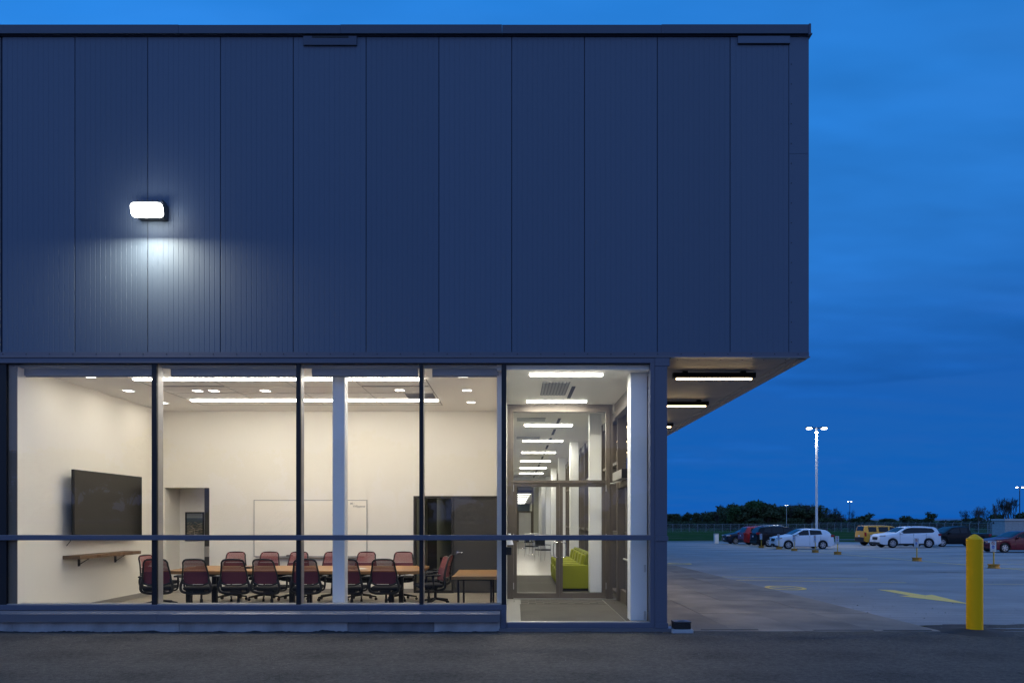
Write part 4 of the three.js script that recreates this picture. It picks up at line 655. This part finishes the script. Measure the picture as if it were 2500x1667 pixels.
  if (s.rails) for (const sg of [1, -1]) obj('roof_rail', tube([[s.rails[0], top(s.rails[0]) + .02, sg * (roofW(s.rails[0]) - .08)], [lerp(...s.rails, .15), top(lerp(...s.rails, .15)) + .075, sg * (roofW(0) - .07)], [lerp(...s.rails, .85), top(lerp(...s.rails, .85)) + .075, sg * (roofW(0) - .07)], [s.rails[1], top(s.rails[1]) + .02, sg * (roofW(s.rails[1]) - .08)]], .018, 20, 6), s.railMat ?? M.trim, t);
  return t;
}
const hatch = { W: 1.76, sill: .2, wheelR: .315, wheels: [-1.3, 1.3], top: [[-2.17, .62], [-2.1, .82], [-1.95, .93], [-1.2, 1.04], [-.95, 1.10], [-.25, 1.47], [.1, 1.53], [.8, 1.53], [1.4, 1.46], [1.72, 1.40], [2.08, 1.0], [2.16, .9], [2.19, .5]], belt: [[-2.2, .8], [-1.0, .98], [1.5, 1.08], [2.2, 1.02]], shield: [-1.0, -.22], rear: [1.72, 2.06], glass: [[[-.85, 1.02], [.26, 1.06], [.26, 1.44], [-.12, 1.42], [-.38, 1.30]], [[.34, 1.065], [1.25, 1.11], [1.18, 1.40], [.34, 1.44]]], tailY: 1.0, handles: [.05, 1.05], doors: [-.8, .3, 1.12] };
const suv = { W: 1.88, sill: .26, wheelR: .37, wheels: [-1.45, 1.42], top: [[-2.42, .62], [-2.38, .95], [-2.2, 1.07], [-1.35, 1.17], [-1.1, 1.22], [-.4, 1.62], [0, 1.70], [1.2, 1.71], [1.95, 1.66], [2.12, 1.58], [2.36, 1.1], [2.42, 1.0], [2.44, .55]], belt: [[-2.4, .9], [-1.1, 1.10], [1.6, 1.17], [2.4, 1.15]], shield: [-1.15, -.4], rear: [2.08, 2.34], glass: [[[-.95, 1.13], [.15, 1.15], [.15, 1.60], [-.22, 1.57], [-.5, 1.45]], [[.21, 1.15], [1.15, 1.18], [1.15, 1.60], [.21, 1.61]], [[1.21, 1.18], [1.85, 1.25], [1.72, 1.55], [1.21, 1.59]]], tailY: 1.05, clad: true, handles: [.0, 1.0], doors: [-.9, .18, 1.18], rails: [.1, 1.8] };
makeCar({ ...hatch, name: 'white_hatchback', label: 'white five-door hatchback parked behind the sign stands under the white lamp post', x: 21.95, z: -41.2, color: [.84, .85, .88] });
makeCar({ ...suv, name: 'white_suv', label: 'large white SUV with dark windows parked between the yellow SUV and the pickup', x: 31.5, z: -44, color: [.84, .85, .88], glass: [[[-.95, 1.13], [1.75, 1.22], [1.9, 1.35], [1.72, 1.55], [1.15, 1.60], [.15, 1.61], [-.22, 1.57], [-.5, 1.45]]], spokes: 7 });
makeCar({ ...suv, name: 'black_suv', label: 'black SUV seen from the rear between the red SUV and the white hatchback', x: 22.6, z: -46.6, turn: Math.PI, color: [.010, .011, .014], tailY: 1.12, railMat: M.chrome });
makeCar({ ...suv, name: 'red_suv', label: 'red SUV seen from the rear beside the black SUV', x: 23.2, z: -51.6, turn: Math.PI, color: [.30, .012, .014] });
makeCar({ ...hatch, name: 'blue_crossover', label: 'dark blue crossover at the left end of the parked row', x: 22.5, z: -55.2, color: [.012, .02, .04], W: 1.82 });
makeCar({ ...suv, name: 'yellow_suv', label: 'boxy yellow SUV with dark lower trim seen from the rear', x: 32.75, z: -49.3, turn: Math.PI, color: [.70, .34, .03], W: 1.8, wheelR: .37, sill: .34, top: [[-2.25, .7], [-2.2, 1.02], [-2.05, 1.12], [-1.2, 1.2], [-1.0, 1.24], [-.5, 1.68], [-.2, 1.76], [.4, 1.79], [1.95, 1.78], [2.12, 1.72], [2.22, 1.2], [2.24, 1.1], [2.25, .6]], belt: [[-2.3, .95], [-1, 1.15], [2.3, 1.2]], shield: [-1.03, -.5], rear: [2.09, 2.2], glass: [[[-.75, 1.2], [-.02, 1.2], [-.02, 1.66], [-.32, 1.66], [-.5, 1.55]], [[.12, 1.22], [.95, 1.22], [.95, 1.67], [.12, 1.67]], [[1.15, 1.24], [1.85, 1.24], [1.85, 1.66], [1.15, 1.66]]], tallTail: true, tailY: 1.02, rearClad: .42, rails: [-.1, 1.2] });
makeCar({ ...suv, name: 'black_pickup', cat: 'pickup truck', label: 'black pickup truck with an extended cab parked behind the bollard', x: 37.3, z: -46.8, color: [.010, .011, .013], W: 1.9, wheels: [-1.55, 1.6], top: [[-2.6, .7], [-2.56, .98], [-2.35, 1.1], [-1.5, 1.17], [-1.3, 1.2], [-.65, 1.62], [-.4, 1.68], [.4, 1.7], [.72, 1.66], [.82, 1.22], [.9, 1.12], [2.5, 1.12], [2.58, 1.1], [2.6, .6]], belt: [[-2.6, .95], [-1.2, 1.1], [.7, 1.14], [2.6, 1.08]], shield: [-1.34, -.62], rear: null, glass: [[[-1.1, 1.14], [-.1, 1.16], [-.1, 1.58], [-.5, 1.55], [-.75, 1.43]], [[-.02, 1.16], [.55, 1.17], [.55, 1.58], [-.02, 1.6]]], tailY: .98, clad: false, rails: null, handles: [-.2], doors: [-1.1, -.05, .86], spokes: 6 });
makeCar({ ...hatch, name: 'maroon_sedan', label: 'maroon sedan cut off by the right edge beside the bollard', x: 33.45, z: -34.3, color: [.13, .010, .018], W: 1.8, sill: .2, wheelR: .31, wheels: [-1.42, 1.36], top: [[-2.4, .55], [-2.34, .74], [-2.1, .83], [-1.15, .95], [-.9, 1.0], [-.2, 1.36], [.1, 1.41], [.8, 1.40], [1.2, 1.32], [1.75, 1.0], [2.3, .96], [2.38, .9], [2.4, .5]], belt: [[-2.4, .75], [-1, .9], [1.6, .95], [2.4, .9]], shield: [-.95, -.2], rear: [1.2, 1.7], glass: [[[-.75, .95], [.2, .97], [.2, 1.33], [-.08, 1.31], [-.4, 1.2]], [[.27, .97], [1.15, 1.0], [.95, 1.28], [.27, 1.33]]], tailY: .82, handles: [.0, .95], doors: [-.75, .24, 1.1] });
{ const t = thing('utility_box', 'small pale utility box left of the dark blue crossover', 'box', [20.1, slope(-57) + 0, -57]); obj('body', RB(-.2, .2, 0, .95, -.2, .2, .02), M.white, t); obj('cap', RB(-.23, .23, .95, 1.0, -.23, .23, .015), M.alu, t); }

// =================================================================== LAMP POSTS
function lampPost(label, x, z, H, white, lit, s = 1) {
  const t = thing('lamp_post', label, 'lamp post', [x, slope(Math.max(z, -330)), z]), m = white ? M.poleWhite : M.poleDark;
  obj('pole', [cyl(.11 * s, .085 * s, H, 0, 0, 0, 14), cyl(.2, .2, .5, 0, -.1, 0, 14)], m, t); obj('arm', [bar([-.6 * s, H, 0], [.6 * s, H, 0], .045 * s)], M.poleDark, t);
  for (const sg of [-1, 1]) { obj('lamp_head', RB(sg * .66 * s - .26 * s, sg * .66 * s + .26 * s, H + .0, H + .1 * s, -.17 * s, .17 * s, .03), M.poleDark, t); obj('lamp_lens', RB(sg * .66 * s - .2 * s, sg * .66 * s + .2 * s, H - .11 * s, H - .002, -.15 * s, .15 * s, .04 * s), glow(1, .98, .92, LV.poleGlow), t); }
  if (lit) for (const sg of [-1, 1]) { const L = new THREE.SpotLight(lin(1, .97, .9), z < -40 ? LV.poleNear : LV.pole, 0, 1.5, .25, 2); L.name = 'post_lamp'; L.position.set(sg * .66 * s, H - .14 * s, 0); L.shadow.radius = z < -40 ? 4 : 24; t.add(L); L.target.position.set(sg * 1.2, 0, 2); t.add(L.target); }
  return t;
}
lampPost('tall white twin-headed lamp post behind the white hatchback', 26.5, -48.8, 10.35, true, true);
lampPost('white twin-headed lamp post at the right of the lot, past the picture edge', 46, -8, 10.35, true, true);
lampPost('dark lamp post rising behind the yellow SUV', 106, -205, 9.5, false, false, .75);
lampPost('dark twin-headed lamp post at the right edge above the block building', 111, -139, 10.3, false, false, .95);
lampPost('pale distant lamp post in front of the wood', 84, -200, 8.2, true, false, .5);

// =================================================================== FENCES, BLOCK BUILDING
function fence(label, pts, H, gap, barb) {
  const t = thing('chain_link_fence', label, 'fence');
  let total = 0; const segs = []; for (let i = 0; i < pts.length - 1; i++) { const l = Math.hypot(pts[i + 1][0] - pts[i][0], pts[i + 1][1] - pts[i][1]); segs.push([total, l]); total += l; }
  const at = (d) => { let i = 0; while (i < segs.length - 1 && d > segs[i][0] + segs[i][1]) i++; const f = clamp((d - segs[i][0]) / segs[i][1], 0, 1); return [lerp(pts[i][0], pts[i + 1][0], f), lerp(pts[i][1], pts[i + 1][1], f)]; };
  const n = Math.round(total / gap), wires = [], rails = [];
  for (let i = 0; i <= n; i++) { const [x, z] = at(i * total / n), y = slope(z), g = [cyl(.05, .05, H, x, y, z, 6)]; if (barb) g.push(bar([x, y + H, z], [x + .3, y + H + .38, z + .15], .035, 5)); obj('post', g, M.galv, t); }
  for (let i = 0; i < n; i++) { const [xa, za] = at(i * total / n), [xb, zb] = at((i + 1) * total / n); rails.push(bar([xa, slope(za) + H - .03, za], [xb, slope(zb) + H - .03, zb], .03, 4), bar([xa, slope(za) + H * .42, za], [xb, slope(zb) + H * .42, zb], .022, 4)); if (barb) for (const q of [.13, .26, .38]) wires.push(bar([xa + q * .8, slope(za) + H + q, za], [xb + q * .8, slope(zb) + H + q, zb], .012, 3)); }
  obj('rail', rails, M.galv, t); if (wires.length) obj('barbed_wire', wires, M.galv, t).userData.kind = 'stuff';
  const mw = []; for (let i = 0; i < n; i++) { const [xa, za] = at(i * total / n), [xb, zb] = at((i + 1) * total / n), K = 9; for (let k = 0; k < K; k++) { const f0 = k / K, f1 = (k + 1) / K; for (const [a, b] of [[f0, f1], [f1, f0]]) for (let v = 0; v < 3; v++) { const A = [lerp(xa, xb, a), slope(lerp(za, zb, a)) + H * v / 3, lerp(za, zb, a)], C = [lerp(xa, xb, b), slope(lerp(za, zb, b)) + H * (v + 1) / 3, lerp(za, zb, b)]; mw.push(bar(A, C, .011, 3)); } } }
  obj('wire_mesh', mw, M.galv, t).userData.kind = 'stuff';
}
fence('plain chain-link fence across the grass on the left, in front of the trees', [[38, -184], [86, -186]], 2.35, 2.45, false);
fence('chain-link fence topped with barbed wire curving round behind the parked cars', [[86.5, -188], [93, -189], [101, -165], [104.5, -139.5], [96.5, -121.5]], 2.45, 2.5, true);
{
  const t = thing('block_building', 'low grey block building with a flat roof at the right edge behind the maroon sedan', 'building', [93.4, slope(-119), -119]);
  obj('wall', [B(0, 24, -.3, 2.75, -3.5, 0)], M.block, t); obj('fascia', [B(-.15, 24.15, 2.75, 3.05, -3.65, .15)], M.blockTrim, t); obj('roof', B(-.1, 24.1, 3.05, 3.12, -3.6, .1), M.blockTrim, t); obj('wall_lamp_box', [RB(4.0, 4.4, 2.2, 2.5, .0, .2, .03)], M.black, t);
  obj('vent', RB(-.12, 0, 2.2, 2.5, -3.2, -2.9, .02), M.black, t);
}

// =================================================================== TREES
function treeGeo(seed, H, W, leafy, dens = 1) {
  const r = rng(seed), br = [], lf = [], V = (x, y, z) => new THREE.Vector3(x, y, z);
  const leafQuad = (p, s) => { const a = V(r() - .5, r() - .5, r() - .5).normalize(), b = V(r() - .5, r() - .5, r() - .5).cross(a).normalize(); const g = []; for (const [u, v] of [[-1, -.6], [1, -.5], [.8, .6], [-1, -.6], [.8, .6], [-.7, .7]]) g.push(p.x + (a.x * u + b.x * v) * s, p.y + (a.y * u + b.y * v) * s, p.z + (a.z * u + b.z * v) * s); lf.push(...g); };
  const grow = (p, d, len, rad, dep) => {
    const q = p.clone().addScaledVector(d, len); br.push(bar(p.toArray(), q.toArray(), Math.max(rad, leafy ? .012 : .022), dep > 2 ? 3 : 5, Math.max(rad * .65, leafy ? .008 : .014), dep > 2));
    if (dep >= (leafy ? 4 : 5)) { if (leafy) for (let i = 0; i < 7 * dens; i++) leafQuad(q.clone().add(V((r() - .5) * W * .22, (r() - .5) * H * .14, (r() - .5) * W * .22)), .14 + r() * .26); return; }
    const n = dep === 0 ? 5 : 3; for (let i = 0; i < n; i++) { const nd = d.clone().multiplyScalar(dep === 0 ? .75 : .8).add(V((r() - .5) * 1.5 * W / H * 1.6, .25 + (r() - .3) * .7, (r() - .5) * 1.5 * W / H * 1.6)).normalize(); grow(p.clone().lerp(q, dep === 0 ? .35 + .65 * r() : .5 + .5 * r()), nd, len * (dep === 0 ? .55 : .68) * (.8 + r() * .4), rad * .55, dep + 1); }
  };
  grow(V(0, 0, 0), V((r() - .5) * .1, 1, (r() - .5) * .1).normalize(), H * .42, H * .017, 0);
  const out = { wood: join(br) }; if (lf.length) { const g = new THREE.BufferGeometry(); g.setAttribute('position', new THREE.Float32BufferAttribute(lf, 3)); g.computeVertexNormals(); out.leaf = clean(g); } return out;
}
{
  const leafy = [1, 2, 3, 4].map((s) => treeGeo(100 + s, 10, 7, true, 1.4)), bare = [5, 6, 7].map((s) => treeGeo(200 + s, 10, 6, false)), low = [8, 9].map((s) => treeGeo(300 + s, 5, 9, true, 2));
  const gy = (z) => slope(Math.max(z, -330)) - .1;
  const place = (g, x, z, s, sy, a) => { const c = g.clone(); c.applyMatrix4(new THREE.Matrix4().compose(new THREE.Vector3(x, gy(z), z), new THREE.Quaternion().setFromAxisAngle(new THREE.Vector3(0, 1, 0), a), new THREE.Vector3(s, sy, s))); return c; };
  const r = rng(64);
  // masses that read as one: far low woodland on the left, the wood behind the cars, undergrowth
  const mass = (name, label, items, leafMat) => { const w = [], l = []; for (const [t, x, z, s, sy] of items) { const a = r() * 6.28; w.push(place(t.wood, x, z, s, sy, a)); if (t.leaf) l.push(place(t.leaf, x, z, s, sy, a)); } const g = new THREE.Group(); g.name = numbered(name); scene.add(g); tag(g, label, 'trees', null, 'stuff'); obj('branches', w, M.twig, g); if (l.length) obj('foliage', l, leafMat, g); };
  const A = []; for (let i = 0; i < 34; i++) A.push([i % 4 === 3 ? bare[i % 3] : leafy[i % 4], 52 + i * 1.05 + r() * 2, -272 - r() * 20, .7 + r() * .15, .70 + r() * .1]); for (let i = 0; i < 18; i++) A.push([low[i % 2], 50 + i * 2.1 + r() * 2, -262 - r() * 8, .9, .8]); mass('treeline', 'low dark treeline at the left behind the plain fence', A, M.leaf);
  const C = []; for (let i = 0; i < 120; i++) { const f = i / 119, x = 86 + f * 45 + r() * 2; C.push([(f < .3 ? i % 4 : i % 4 - 3) >= (f < .3 ? 1 : 0) ? leafy[i % 4] : bare[i % 3], x, -256 - r() * 36, 1.1 + r() * .2, (1.05 + r() * .16) * (1 - .42 * sstep(f, .74, 1)) * (1 - .25 * sstep(f, .1, 0))]); } for (let i = 0; i < 30; i++) C.push([low[i % 2], 84 + i * 1.8 + r() * 2, -252 - r() * 8, 1, 1.05]); mass('woodland', 'dark wood standing beyond the fence behind the parked cars', C, M.leaf);
  const D = []; for (let i = 0; i < 60; i++) D.push([low[i % 2], 126 + i * 1.7 + r() * 3, -262 - r() * 20, 1 + r() * .3, .85 + r() * .22]); mass('undergrowth', 'low scrub along the far edge of the field on the right', D, M.leaf);
  const E = []; for (let i = 0; i < 26; i++) E.push([i % 3 ? low[i % 2] : bare[i % 3], 146 + i * 1.6 + r() * 2, -203 - r() * 12, .9, .95 + .035 * i]); mass('thicket', 'dense dark thicket behind the block building at the right edge', E, M.leaf);
  const F = []; for (let i = 0; i < 46; i++) F.push([i % 3 ? leafy[i % 4] : bare[i % 3], -80 + i * 3.7 + r() * 3, 74 + r() * 14, 1.05 + r() * .2, 1.0 + r() * .35]); for (let i = 0; i < 34; i++) F.push([low[i % 2], -84 + i * 5 + r() * 3, 72 + r() * 6, 1, 1]); mass('woodland', 'row of trees across the road, seen as reflections in the glass', F, M.leaf);
  // single trees that stand out
  const single = (g, label, x, z, s, sy, lm, grp) => { const t = thing('tree', label, 'tree', [x, gy(z), z], r() * 6, grp); const w = new THREE.Mesh(g.wood, M.bark); w.name = 'trunk'; w.scale.set(s, sy, s); t.add(w); if (g.leaf) { const l = new THREE.Mesh(g.leaf, lm ?? M.leaf); l.name = 'crown'; l.scale.set(s, sy, s); t.add(l); } };
  single(leafy[0], 'fresh green tree at the left end of the wood', 85, -254, 1.0, 1.0, M.leafGreen);
  single(leafy[1], 'tall green tree rising at the left of the wood', 93, -256, 1.15, 1.32, M.leafGreen);
  single(bare[0], 'bare thin tree standing left of the wood', 79, -256, .7, .86);
  single(bare[1], 'bare spindly tree just right of the white lamp post', 121, -246, .8, 1.05);
  single(bare[2], 'second bare tree right of the white lamp post, shorter', 126, -246, .6, .85);
  single(leafy[2], 'rounded leafy tree behind the yellow SUV', 120, -226, 1.1, .66);
  single(leafy[3], 'rounded small tree behind the white SUV', 152, -254, .8, .66);
  single(leafy[0], 'rounded small tree behind the pickup', 166, -262, .8, .74);
  single(bare[0], 'bare tree left of the block building', 148, -213, .8, .82);
  single(bare[1], 'spreading bare tree above the block building, second from the left', 153.5, -216, .95, .9);
  single(bare[2], 'small dark bare tree above the block building', 156.5, -214, .75, .8);
  single(bare[0], 'tall bare tree near the right lamp post', 147.5, -195, .9, 1.2);
  single(bare[1], 'tallest bare tree at the right edge', 152, -197, 1.0, 1.25);
}
scene.traverse((o) => { if (o.isLight && o.isSpotLight) o.castShadow = true; });
renderer.render(scene, camera);
